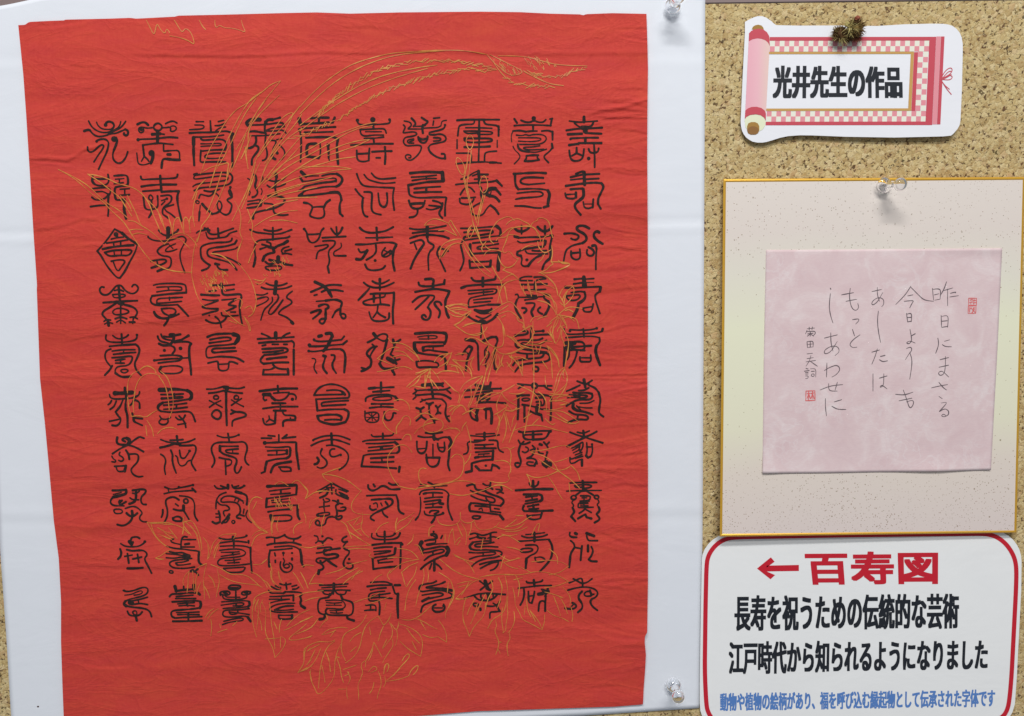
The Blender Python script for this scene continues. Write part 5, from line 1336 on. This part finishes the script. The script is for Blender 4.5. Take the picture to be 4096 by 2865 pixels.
92 80 93 86 90 94 84 104 76 112
60 76 60 84 62 92
66 102 78 104 88 104 98 108
72 110 84 107 94 104
75 114 86 112 90 111
82 120 92 118
12 113 18 110 24 107
6 102 20 104 30 100
0 128 10 128 24 124
62 130 78 128 88 130 98 136 108 143 111 145
76 132 84 138 94 144
96 146 104 148 111 145
10 152 12 140 16 134
28 140 40 132
40 150 50 140
60 140 70 150 75 147
50 100 58 106 62 116 62 126
@1620 1300 2.677
0 34 10 40 18 46 22 54
2 44 8 50 12 54
44 55 48 48 56 44 70 42
70 41 66 52 62 60
75 45 86 43 92 42
72 52 84 54 95 54 103 48
76 54 82 62 88 68
90 60 98 66 100 78
66 59 76 60 80 72
52 70 60 69 70 69 78 71
36 66 28 69 16 72
36 66 38 72 37 80 40 88
24 73 22 80 16 88 6 94
30 74 30 84 29 92
32 76 40 82 50 96
58 82 66 90 74 98 80 101
80 101 82 108 79 116
82 98 88 88 100 80 116 76
98 90 100 108 94 122
108 88 104 102 98 120
112 60 118 50 124 42
116 60 122 58 128 50
125 31 121 48 112 58
134 35 130 52 122 68
140 46 142 56 140 62
136 72 138 66 146 58
120 106 130 100 142 102
144 102 136 118 138 128
134 134 142 130 150 124
148 118 156 122 160 128
142 136 140 150 136 158
150 130 154 146 158 158
104 118 116 108 124 102
14 140 24 132 36 132 46 140
64 124 70 120 76 122
70 134 74 126 82 121
86 134 92 130 97 130
96 130 104 124 114 126 120 123
26 152 32 148 42 146
58 157 70 153 78 156
92 145 86 152 85 158
@2030 895 2.677
0 18 4 9 14 4 28 4 40 5 44 13 46 19
52 36 53 24 56 19 62 17
76 55 82 60 92 60
60 80 68 86 73 95 75 103
46 84 56 92 66 94 70 97
33 100 46 101 58 108 66 112 73 120 74 130 72 136
24 92 24 102 28 108
30 90 31 100 38 104
42 88 44 98
86 130 92 128 98 132
78 108 84 118 86 126
100 92 92 98 86 104 82 114
56 138 62 138 50 140 44 144
34 147 38 140 48 138
14 140 16 146 24 148 25 155
77 136 84 146 88 152
77 140 74 150 68 157
82 142 92 138 100 146
38 146 38 158
@1610 895 2.677
87 23 76 23 66 27 58 34 54 44
88 30 76 28 68 38 60 50
96 20 98 8 104 2
110 4 114 16 116 26 120 32
131 16 130 24 136 30
142 118 146 100 150 92
153 95 156 112
70 124 80 120 92 120 98 122
73 130 84 128 96 130 104 132
78 135 86 132
70 134 76 138 88 140 94 134
77 152 86 148 94 138
90 154 100 150 106 149
146 130 152 126 158 122
148 140 154 137"""
rb = Ribbons()
GW = 3.7
for line in GOLD.strip().split('\n'):
    if line.startswith('@'):
        x0, y0, sc = map(float, line[1:].split())
        continue
    kind = ''
    GW = 3.8 if y0 < 1900 else 3.4
    if line[0] in 'hs': kind = line[0]; line = line[1:]
    p = np.array([float(q) for q in line.split()]).reshape(-1, 2) * sc + [x0, y0]
    if kind == 'h':
        q = curve_pts(p, max(4, int(np.sum(np.hypot(*np.diff(p, axis=0).T)) / 9)))
        for i in range(len(q) - 1):
            t = q[i + 1] - q[i]; t = t / (np.hypot(*t) + 1e-6)
            dirn = np.array([t[0] * 0.86 - t[1] * -0.5, t[1] * 0.86 + t[0] * -0.5])
            if random.random() < 0.5: dirn = t * 0.97 + np.array([0, 0.22])
            L = random.uniform(14, 34)
            c = q[i] + np.array([random.uniform(-3, 3), random.uniform(-5, 5)])
            rb.add(np.array([c - dirn * L * 0.5, c + dirn * L * 0.5]), GW * 0.8, 0, False, 2e-8)
    elif kind == 's':
        lo = p.min(0); hi = p.max(0)
        def inside(x, y):
            r = False; j = len(p) - 1
            for i in range(len(p)):
                if (p[i, 1] > y) != (p[j, 1] > y) and x < (p[j, 0] - p[i, 0]) * (y - p[i, 1]) / (p[j, 1] - p[i, 1]) + p[i, 0]: r = not r
                j = i
            return r
        cnt = int((hi[0] - lo[0]) * (hi[1] - lo[1]) / 170)
        for _ in range(cnt):
            x = random.uniform(lo[0], hi[0]); y = random.uniform(lo[1], hi[1])
            if not inside(x, y): continue
            a = random.gauss(1.15, 0.25); L = random.uniform(10, 24)
            d = np.array([math.cos(a), math.sin(a)]) * L * 0.5
            rb.add(np.array([[x, y] - d, [x + random.uniform(-4, 4), y], [x, y] + d]), GW * 0.62, 0, False, 2e-8)
    else:
        rb.add(rounded(p, 40, 3), GW * random.uniform(0.8, 1.1), 0.35, True, 5e-8, 0.25)
gold = rb.build('gold_line_drawing', h_red, 0.00029, M['gold'], red)

# ---------------------------------------------------------------- printed lettering
def text_mesh(txt, bold):
    cu = bpy.data.curves.new('lettering', 'FONT')
    cu.body = txt
    cu.size = 1.0
    cu.offset = bold
    cu.resolution_u = 4
    o = bpy.data.objects.new('lettering', cu)
    C.objects.link(o)
    dg = bpy.context.evaluated_depsgraph_get()
    me = bpy.data.meshes.new_from_object(o.evaluated_get(dg))
    bpy.data.objects.remove(o)
    n = len(me.vertices)
    a = np.empty(n * 3, np.float32); me.vertices.foreach_get('co', a)
    a = a.reshape(-1, 3).astype(float)
    F = [list(p.vertices) for p in me.polygons]
    bpy.data.meshes.remove(me)
    return a, F

def lettering(name, txt, quad, depf, off, mat, parent, bx=3.0, by=3.0):
    """lay a line of print into the quad TL, TR, BR, BL; heavier weight = copies spread by bx, by pixels, each a hair above the last"""
    a, F = text_mesh(txt, 0.0)
    lo = a.min(0); hi = a.max(0)
    u = (a[:, 0] - lo[0]) / (hi[0] - lo[0]); v = 1 - (a[:, 1] - lo[1]) / (hi[1] - lo[1])
    q = np.array(quad, float) + np.array([[bx, by], [-bx, by], [-bx, -by], [bx, -by]])
    p = ((1 - u) * (1 - v))[:, None] * q[0] + (u * (1 - v))[:, None] * q[1] + (u * v)[:, None] * q[2] + ((1 - u) * v)[:, None] * q[3]
    V = []; FF = []
    k = 0
    for dx, dy in ((0, 0), (1, 0), (-1, 0), (0, 1), (0, -1), (1, 1), (-1, 1), (1, -1), (-1, -1)):
        r = p + [dx * bx, dy * by]
        dep = (depf(r[:, 0], r[:, 1]) if callable(depf) else depf) + off + k * 6e-6
        FF += [[i + len(V) for i in f] for f in F]
        V.extend(P(r[:, 0], r[:, 1], dep))
        k += 1
    return mesh_obj(name, V, FF, mat, parent)

# ---------------------------------------------------------------- scroll-shaped title label
def vp(x0, y0, s, pts): return [(x0 + a * s, y0 + b * s) for a, b in pts]
K = 0.6516
def LB(pts): return vp(2600, 0, K, pts)
def d_lab(px, py):
    u = (np.asarray(px, float) - 2980) / 900; v = (np.asarray(py, float) - 60) / 500
    return (1.2 + 2.2 * np.clip(v, -1, 2) + 1.6 * u) * MM
out = [(583, 135), (610, 120), (640, 106), (662, 100), (690, 100), (715, 110), (745, 130), (760, 145), (775, 155), (900, 158), (1160, 157), (1400, 160), (1560, 150), (1640, 148), (1720, 146), (1800, 147),
       (1830, 151), (1858, 160), (1882, 178), (1900, 200), (1913, 228), (1920, 270), (1920, 320), (1915, 550), (1906, 740), (1900, 770), (1888, 792), (1860, 824), (1848, 833), (1800, 838), (1500, 845), (1200, 840), (1000, 832), (920, 831), (850, 836),
       (800, 846), (750, 862), (715, 872), (690, 876), (660, 876), (630, 870), (608, 858), (590, 844), (575, 824), (565, 803), (558, 770), (557, 740), (570, 450), (583, 200)]
label = poly('scroll_label', LB(out), d_lab, M['label'], None, 0.00025)
tag(label, 'white cut-out title label printed with an unrolled pink scroll', 'label')
L1, L2, L3, L4 = 0.00012, 0.00020, 0.00028, 0.00036
dl = lambda k: (lambda a, b: d_lab(a, b) + k)
def lbq(x0, y0, x1, y1, skew=True):
    """axis box in label view px, leaning like the print (left edges run down-left)"""
    s = lambda x, y: x - (y - 228) * 0.047
    yt = lambda x, y: y + (x - 735) * (-0.0015)
    return [(s(x0, y0), yt(x0, y0)), (s(x1, y0), yt(x1, y0)), (s(x1, y1), yt(x1, y1)), (s(x0, y1), yt(x0, y1))]
border = poly('scroll_border', [LB(lbq(735, 228, 1757, 251)), LB(lbq(735, 748, 1757, 770)), LB(lbq(1716, 251, 1757, 748)), LB(lbq(1626, 322, 1650, 683)), LB(lbq(1787, 226, 1808, 766))], dl(L1), M['print_red'], label)
poly('pink_band', LB(lbq(1758, 226, 1786, 766)), dl(L1), M['print_pink'], label)
chk_p = []; chk_c = []
cw = 29.6
def chk(x, y, k, h=33):
    (chk_p if k % 2 else chk_c).append(LB(lbq(x, y, min(x + cw, 1715.5), y + h)))
for r in range(2):
    for c in range(33):
        chk(739 + c * cw, 252 + r * 33, c + r)
for r in range(2):
    for c in range(33):
        chk(739 + c * cw, 684 + r * 32, c + r + 1, 32)
for r in range(11):
    for c in range(2):
        chk(1651 + c * 32.3, 318.5 + r * 33.1, r + c + 1, 33.1)
poly('checker_pattern', chk_c, dl(L1), M['print_cream'], label)
poly('checker_pattern', chk_p, dl(L1), M['print_pink'], label)
poly('gold_line', [LB(lbq(735, 319, 1625, 333)), LB(lbq(735, 667, 1625, 682)), LB(lbq(1606, 333, 1625, 667))], dl(L2), M['print_gold'], label)
roll = poly('scroll_roll', LB([(608, 205), (622, 190), (640, 181), (668, 176), (696, 182), (718, 198), (732, 222), (735, 250), (735, 282), (711, 712), (690, 700), (640, 690), (590, 712), (583, 722)]), dl(L2), M['roll_pink'], label)
poly('roll_cap', LB([(608, 205), (622, 190), (640, 181), (668, 176), (696, 182), (718, 198), (732, 222), (736, 284), (725, 262), (708, 248), (685, 239), (660, 236), (632, 241), (606, 254)]), dl(L3), M['print_red'], label)
poly('roll_cap', LB([(585, 680), (600, 666), (625, 657), (655, 656), (685, 664), (705, 680), (712, 700), (711, 742), (700, 722), (680, 708), (650, 702), (615, 706), (592, 718), (582, 732)]), dl(L3), M['print_red'], label)
poly('roll_knob', LB([(624, 181), (632, 165), (645, 156), (664, 152), (684, 157), (696, 170), (699, 184), (668, 177), (640, 182)]), dl(L2), M['knob'], label)
def ell(cx, cy, rx, ry, n=28): return [(cx + rx * math.cos(2 * math.pi * i / n), cy + ry * math.sin(2 * math.pi * i / n)) for i in range(n)]
poly('roll_end', LB([(580, 738), (592, 720), (615, 708), (650, 704), (680, 710), (700, 724), (711, 745), (706, 775), (690, 797), (670, 806), (600, 800), (586, 780)]), dl(L2 + 0.00002), M['disc_cream'], label)
poly('roll_knob', LB([(596, 775), (604, 757), (622, 750), (645, 750), (662, 758), (671, 775), (671, 800), (664, 818), (648, 827), (618, 827), (602, 818), (596, 800)]), dl(L3), M['knob'], label)
poly('knob_end', LB(ell(633, 801, 35, 25)), dl(L4), M['knob_dark'], label)
cord = Ribbons()
for pts in ([(1792, 470), (1815, 432), (1845, 414), (1858, 428), (1845, 455), (1795, 482)], [(1792, 485), (1830, 440), (1850, 436), (1848, 452), (1800, 488)],
            [(1794, 488), (1830, 492), (1850, 486), (1858, 470), (1840, 462)], [(1792, 500), (1810, 525), (1838, 548)], [(1796, 505), (1820, 545), (1850, 580)], [(1800, 486), (1826, 474), (1850, 458)]):
    cord.add(rounded(LB(pts), 20, 3), 3.2)
cord.build('tie_cord', d_lab, L2, M['print_red'], label)
lettering('lettering', '光井先生の作品', LB([(757, 403), (1548, 407), (1552, 604), (752, 606)]), d_lab, L1, M['black'], label, 4.4, 3.4)

# ---------------------------------------------------------------- mounted card with the pink poem paper
qs = [(2893, 716), (4099, 708), (4066, 2131), (2879, 2147)]     # outer corners TL TR BR BL
ds = [5.0, 5.0, 7.5, 11.5]
def d_shi(px, py):
    u = (np.asarray(px, float) - 2886) / 1200; v = (np.asarray(py, float) - 712) / 1428
    return ((1 - u) * (1 - v) * ds[0] + u * (1 - v) * ds[1] + u * v * ds[2] + (1 - u) * v * ds[3]) * MM
shi = empty('poem_card', 0, 0, 0)
tag(shi, 'gold-edged square card bearing a pink sheet with a handwritten poem', 'poem card')
def quadgrid(q, nu, nv): return coons([q[0], q[1]], [q[3], q[2]], [q[0], q[3]], [q[1], q[2]], nu, nv)
o = np.array(qs, float)
inn = np.array([(2904, 729), (4091, 720), (4057, 2122), (2889, 2136)], float)
zt = float(P(3500, 720)[2]); zb = float(P(3500, 2135)[2])
M['shi'] = make_shikishi(zb, zt)
patch('card_face', quadgrid(inn, 60, 60), d_shi, M['shi'], shi)
# gold rim: rounded edge band from the face down to the back
def rim():
    n = 24
    rings = []
    prof = [(1.0, 0.0), (0.55, 0.45), (0.12, 0.25), (0.0, -0.35), (0.0, -2.2), (0.25, -2.9)]
    def loop(q):
        pts = []
        for i in range(4):
            for k in range(n): pts.append(q[i] + (q[(i + 1) % 4] - q[i]) * k / n)
        return np.array(pts)
    lo = loop(o); li = loop(inn)
    V = []; F = []
    for f, dd in prof:
        q = lo + (li - lo) * f
        V.extend(P(q[:, 0], q[:, 1], d_shi(q[:, 0], q[:, 1]) + dd * MM))
    m = 4 * n
    for r in range(len(prof) - 1):
        for k in range(m):
            F.append((r * m + k, r * m + (k + 1) % m, (r + 1) * m + (k + 1) % m, (r + 1) * m + k))
    F.append(tuple((len(prof) - 1) * m + k for k in range(m))[::-1])
    return mesh_obj('gold_edge', V, F, M['rim'], shi)
rim()
pt = [(3064, 1000), (3300, 999), (3700, 996), (4009, 993)]
pb = [(3050, 1894), (3300, 1892), (3500, 1888), (3750, 1886), (3964, 1880)]
pl = [(3064, 1000), (3055, 1450), (3050, 1894)]
pr = [(4009, 993), (3990, 1400), (3964, 1880)]
def d_pink(px, py):
    px = np.asarray(px, float); py = np.asarray(py, float)
    lift = np.clip((py - 1780) / 110, 0, 1) ** 2 * (0.5 + 1.6 * np.exp(-((px - 3740) / 110.0) ** 2) + 1.0 * np.exp(-((px - 3070) / 60.0) ** 2))
    lift += 1.1 * np.clip((px - 3890) / 90, 0, 1) ** 2 * np.clip((py - 1680) / 200, 0, 1)
    lift += 0.9 * np.clip((1040 - py) / 40, 0, 1) ** 2 * np.clip((px - 3600) / 300, 0, 1)
    return d_shi(px, py) + (0.3 + lift + 0.18 * vnoise(px / 140, py / 120)) * MM
pink = patch('pink_paper', coons(pt, pb, pl, pr, 90, 90), d_pink, M['pink'], shi, 0.00015)
HAND = """89 27 89.5 32.5;89 27.5 93 27 92.5 32;90 30 92 29.5;90 32.5 92.5 32;95.5 24 94.3 27.5 92.8 30;94.3 28 98.5 26.8;96 27.3 96 35;97.3 29.3 100 28.6 99.5 29.2;97 31 101 30.4
93 39.5 93.2 45;93.2 40 96.5 39.3 96 45;93.5 42.2 95.8 42;93.5 45 96 44.6
91.5 50 92 53 90.5 57;94.5 51.5 97 50.8;93.5 53 95 54 97.8 54
92.5 60 96.5 59;92 63.5 96.5 62.5;95 58.5 95 63 94.5 66.5 92.5 67.5 91.5 66 93.5 65 96.5 68
88.5 73 93 72 96 71.5;92 70.5 94 73 95.5 74;92 77 93.5 78
93 80 96 79.5 94 82 91.5 84.5 94.5 82.5 96.5 83.5 96.5 85.5 94.5 86.5 93 86 94 85 95.5 86
79 26 76.5 30 72 34.5;79 26.5 82 29.5 85 32.5 89.5 33;77.5 30.5 80 30;76 33 80.5 32.5 79.5 34 78.5 36
77 38.5 77.5 42.5;77 39 79.5 38.3 79.2 42.5;77.5 40.5 79 40.4;77.5 42.5 79.2 42.2
78.6 46 79.2 49 79.4 51.5 78 52.8 76.8 52.2 78.5 51.2 81 52.3;79.2 49 81 48
77 54.8 79 54 79.6 55.5 78 57.5 76.5 60;78.5 56.5 79.6 60 79.3 64 78.5 69
72 76 76 76.4 80 75;73.5 79 79.5 77.8;75.5 74 77 78 78.5 83 80.4 80.5 80 78.5 77 79.5
61 28.5 65.5 27.5;63.5 26.5 63.5 30 64.5 33;66 29 63.5 33.5 61 35 61 33 64 31 66.5 32 66.5 34.5 65.5 35.5
64 37.5 63.5 42 64 47 65 52
61 56.5 64.5 55.5;63.5 55 62.5 58.5 61 62;65 58.5 67 58;64.5 60 66 61 68.2 60.5
61.5 66.5 61.5 70.5 61.5 74.5;64.5 68.5 68 67.5;66.5 66.5 66.5 72 64.5 73 65.5 71.5 68 73.5
47 30 52.5 29;49 33 54 32;51 27 50.5 31 51.5 36 53.5 37.5 55 36 54.5 34
52 41.5 55 41 55 42 53.5 43.5
52 46 53 49;55.5 48.5 52.5 50.5 50.5 53 52 54.5 54 54.2
41.8 27 42 27.4;41.8 29.5 41.2 35 41.8 39.5 43 43
39 50 45 48.5;42 47.5 42 52 43 56;45 51.5 42 56.5 39 57.5 39 55.5 42.5 53.5 45.5 54 46 56.5 44 58
40.2 61.5 40 68;39 65 41.5 63.5 45 62.3 46.5 64.5 44.5 67 42.5 68
37 74 42 72 47.5 71.5;41 71 41 74.5 45 74.5;45 70.5 44 74
39.5 78 39.5 82 40 86;43.5 79.5 47 78.5;42.5 81.5 45 83 49 83
31 45.68 34.5 45.34;32 45.00 32 46.36;33.5 44.86 33.3 46.02;31 47.04 34.5 46.70 35 47.72 34 48.74;31 46.50 30.3 48.06;32.5 47.38 32.5 49.08;31.3 48.06 33.8 47.72;32.5 48.06 31.2 49.08;32.6 48.06 34 49.08
31 51.65 31.2 54.35;31 51.65 34 51.25 33.8 54.15;31 52.95 34 52.65;32.5 51.65 32.5 54.15;31.2 54.35 33.8 54.05
31 57.3 33.5 57
31 59.5 34 59;30.5 61 35 60.3;32.8 58 32.2 60.5 30.5 63;32.6 60.8 35.8 63
30.5 64 31.5 64.3;29.8 65.3 32 65;30.3 66 31.5 65.9;30.3 66.7 31.5 66.6;30.3 67.5 31.6 67.4 31.5 68.6 30.3 68.7;32.5 64.2 35.2 64 35 68;33 65.4 34.4 65.3;33 66.6 34.4 66.5 34.3 67.7 33 67.7 33 66.6"""
rb = Ribbons()
for line in HAND.strip().split('\n'):
    hw = 2.6 if float(line.split()[0]) < 36 else 3.2
    for st in line.split(';'):
        p = np.array([float(q) for q in st.split()]).reshape(-1, 2) * 8.652 + [2960, 920]
        rb.add(rounded(p, 26, 3), hw, 0.3, True, 1e-6, 0.35)
rb.build('handwriting', d_pink, 0.00012, M['pencil'], pink)
for strokes in (
    ['1958 757 2004 757 2004 800 1957 800 1957 757', '1966 768 1980 764', '1972 760 1970 795', '1982 772 1998 770', '1990 762 1988 794', '1964 784 1980 780', '1984 786 2000 784', '1955 804 2002 803 2000 850 1953 850 1955 804', '1964 812 1962 842', '1972 815 1985 835 1978 845', '1994 812 1985 832 1996 844', '1964 822 1974 820', '1985 815 1990 828'],
    ['958 1327 1012 1325 1014 1384 956 1386 958 1327', '966 1342 984 1340', '974 1330 972 1378', '974 1346 964 1372', '975 1346 984 1372', '990 1342 1006 1338', '998 1328 996 1376', '997 1345 988 1372', '998 1345 1008 1374']):
    rb = Ribbons()
    for st in strokes:
        p = np.array([float(q) for q in st.split()]).reshape(-1, 2) * K + [2600, 700]
        rb.add(p, 3.6, 0.4, True, 1e-6)
    rb.build('seal_stamp', d_pink, 0.00012, M['seal'], pink)

# ---------------------------------------------------------------- explanatory sign below the card
def SG(pts): return vp(2600, 2100, K, pts)
D_SG = 2.6 * MM
sout = [(318, 215), (322, 185), (336, 150), (358, 118), (385, 92), (420, 70), (460, 58), (520, 50), (2120, 36), (2165, 46), (2200, 66), (2230, 92), (2252, 122), (2268, 152), (2278, 190), (2281, 230), (2279, 400), (2252, 930), (2240, 1100), (2225, 1150), (2204, 1185), (2170, 1215),
        (2120, 1235), (400, 1245), (350, 1220), (322, 1180), (309, 1140), (305, 1090), (306, 900)]
sign = poly('information_sign', SG(sout), D_SG, M['sign'], None, 0.00025)
tag(sign, 'white round-cornered sign with red border and three lines explaining the calligraphy', 'sign')
ringp = [(346, 1110), (336, 900), (341, 500), (347, 240), (358, 190), (384, 146), (420, 110), (466, 86), (520, 76), (1200, 64), (2040, 54), (2100, 62), (2150, 86), (2192, 124), (2224, 172), (2243, 220), (2250, 280), (2247, 400), (2219, 940), (2205, 1090), (2190, 1145), (2164, 1180), (2120, 1200), (420, 1210), (380, 1190), (357, 1150), (346, 1110)]
rb = Ribbons(); rb.add(rounded(SG(ringp), 30, 2), 17.5)
rb.build('red_border', D_SG, 0.0001, M['sign_red'], sign)
poly('arrow', SG([(657, 268), (742, 199), (765, 226), (716, 262), (716, 250), (914, 246), (914, 283), (716, 286), (768, 308), (740, 334)]), D_SG + 0.0001, M['sign_red'], sign)
lettering('title_lettering', '百寿図', SG([(948, 166), (1769, 160), (1768, 364), (968, 368)]), D_SG, 0.0001, M['sign_red'], sign, 4.7, 3.9)
lettering('body_lettering', '長寿を祝うための伝統的な芸術', SG([(518, 432), (1898, 420), (1897, 640), (518, 656)]), D_SG, 0.0001, M['black'], sign, 3.3, 2.8)
lettering('body_lettering', '江戸時代から知られるようになりました', SG([(484, 716), (2078, 700), (2072, 892), (482, 920)]), D_SG, 0.0001, M['black'], sign, 3.1, 2.6)
lettering('small_lettering', '動物や植物の絵柄があり、福を呼び込む縁起物として伝承された字体です', SG([(430, 1032), (2120, 1008), (2118, 1118), (430, 1144)]), D_SG, 0.0001, M['sign_blue'], sign, 1.7, 1.5)

# ---------------------------------------------------------------- clear push pins
def lathe(name, prof, mat, parent, seg=32):
    V = []; F = []
    for r, y in prof:
        for k in range(seg):
            a = 2 * math.pi * k / seg
            V.append((r * math.cos(a), -y, r * math.sin(a)))
    for i in range(len(prof) - 1):
        for k in range(seg):
            F.append((i * seg + k, (i + 1) * seg + k, (i + 1) * seg + (k + 1) % seg, i * seg + (k + 1) % seg))
    F.append(tuple(range(seg)))
    F.append(tuple(range((len(prof) - 1) * seg, len(prof) * seg))[::-1])
    return mesh_obj(name, V, F, mat, parent, True)

def make_pin():
    root = bpy.data.objects.new('push_pin', None); C.objects.link(root); root.empty_display_size = 0.01
    pr = [(0.8, 0.0), (4.2, 0.1), (5.3, 0.6), (5.6, 1.3), (5.3, 2.0), (4.2, 2.7), (2.7, 3.6), (2.1, 5.2), (1.9, 8.0), (2.1, 10.2), (2.9, 11.8), (4.0, 13.0), (4.6, 14.2), (4.6, 15.5), (4.1, 16.5), (3.0, 17.1), (1.2, 17.35)]
    lathe('grip', [(r * 1.08 * MM, y * 1.3 * MM) for r, y in pr], M['clear'], root)
    lathe('needle', [(0.12 * MM, -9 * MM), (0.55 * MM, -7.5 * MM), (0.55 * MM, -0.05 * MM)], M['steel'], root, 12)
    return root
pin0 = make_pin()
def place_pin(px, py, surf, lab, first, tilt=(0, 0)):
    if first: r = pin0
    else:
        r = pin0.copy(); C.objects.link(r)
        for ch in pin0.children:
            c = ch.copy(); C.objects.link(c); c.parent = r
    r.location = P(px, py, surf)
    r.rotation_euler = (math.radians(tilt[0]), 0, math.radians(tilt[1]))
    tag(r, lab, 'push pin', 'clear push pins')
    return r
place_pin(3532, 741, 0.0075, 'clear plastic push pin in the gold top edge of the poem card', True, (5, 13))
place_pin(2690, 26, 0.0042, 'clear push pin at the upper corner of the white sheet', False)
place_pin(2693, 2738, 0.0042, 'clear push pin at the lower corner of the white sheet', False)

# ---------------------------------------------------------------- dried flower heads pinned over the label
deco = empty('dried_flower', 0, 0, 0)
tag(deco, 'small bunch of dried brown flower heads pinned over the label edge', 'dried flower')
def fibres(name, cx, cy, rad, dep0, dep1, n, mat, seed, flat=0.75, length=(0.5, 1.15), thick=0.0004):
    rnd = random.Random(seed)
    V = []; F = []
    c = Vector(P(cx, cy, dep0))
    s = 0.000195
    for i in range(n):
        a = rnd.uniform(0, 2 * math.pi); el = rnd.uniform(-0.1, 1.0)
        d = Vector((math.cos(a) * math.cos(el), -math.sin(el) * flat, math.sin(a) * math.cos(el)))
        L = rad * 1.42 * s * rnd.uniform(*length)
        side = d.cross(Vector((rnd.uniform(-1, 1), rnd.uniform(-1, 1), rnd.uniform(-1, 1)))).normalized()
        up = d.cross(side)
        bend = side * rnd.uniform(-0.6, 0.6) * L
        base = len(V)
        st = d * L * rnd.uniform(0.0, 0.25)
        for k in range(5):
            t = k / 4
            q = c + st + d * L * t + bend * t * t
            w = thick * (1 - 0.75 * t) * rnd.uniform(0.8, 1.3)
            for j in range(3):
                th = 2 * math.pi * j / 3
                V.append(q + side * math.cos(th) * w + up * math.sin(th) * w)
        for k in range(4):
            for j in range(3):
                F.append((base + k * 3 + j, base + k * 3 + (j + 1) % 3, base + k * 3 + 3 + (j + 1) % 3, base + k * 3 + 3 + j))
    return mesh_obj(name, V, F, mat, deco)
fibres('flower_head', 3357, 137, 24, 0.007, 0, 420, M['straw_dark'], 1, 0.75, (0.4, 0.85), 0.00045)
fibres('petal_fringe', 3358, 136, 28, 0.0065, 0, 200, M['straw'], 2, 0.5, (0.5, 0.9), 0.00045)
fibres('flower_head', 3420, 113, 29, 0.009, 0, 480, M['straw'], 3, 0.75, (0.4, 0.85), 0.00045)
fibres('petal_fringe', 3421, 116, 32, 0.008, 0, 260, M['straw_dark'], 4, 0.6, (0.5, 0.9), 0.00045)
fibres('petal_fringe', 3390, 146, 26, 0.006, 0, 240, M['straw_dark'], 5, 0.5, (0.4, 0.9), 0.00045)
fibres('petal_fringe', 3428, 152, 20, 0.006, 0, 120, M['bud'], 6, 0.5, (0.4, 0.9), 0.00045)
fibres('straw_wisp', 3360, 148, 32, 0.008, 0, 40, M['straw_pale'], 7, 0.5, (0.6, 0.95), 0.0003)
fibres('straw_wisp', 3400, 108, 32, 0.011, 0, 60, M['straw_pale'], 8, 0.6, (0.4, 0.9), 0.0003)
def blob(name, cx, cy, dep, rx, ry, rz, mat, seed):
    bm = bmesh.new(); bmesh.ops.create_icosphere(bm, subdivisions=3, radius=1)
    c = Vector(P(cx, cy, dep)); s = 0.000195; rnd = random.Random(seed)
    ph = [rnd.uniform(0, 6) for _ in range(3)]
    for v in bm.verts:
        k = 1 + 0.16 * math.sin(v.co.x * 4 + ph[0]) * math.sin(v.co.z * 5 + ph[1]) + 0.1 * math.sin(v.co.y * 9 + ph[2] + v.co.x * 6)
        v.co = c + Vector((v.co.x * rx * s, v.co.y * rz, v.co.z * ry * s)) * k
    me = bpy.data.meshes.new(name); bm.to_mesh(me); bm.free(); me.materials.append(mat)
    o = bpy.data.objects.new(name, me); C.objects.link(o); o.parent = deco
    return o
blob('seed_core', 3358, 138, 0.006, 23, 24, 0.004, M['straw_dark'], 1)
blob('seed_core', 3420, 116, 0.007, 27, 24, 0.005, M['straw'], 2)
blob('bud', 3429, 74, 0.012, 11, 9, 0.0022, M['bud'], 3)
blob('bud', 3426, 88, 0.011, 10, 8, 0.002, M['straw_dark'], 4)
blob('bud', 3390, 98, 0.010, 9, 8, 0.002, M['straw_pale'], 5)
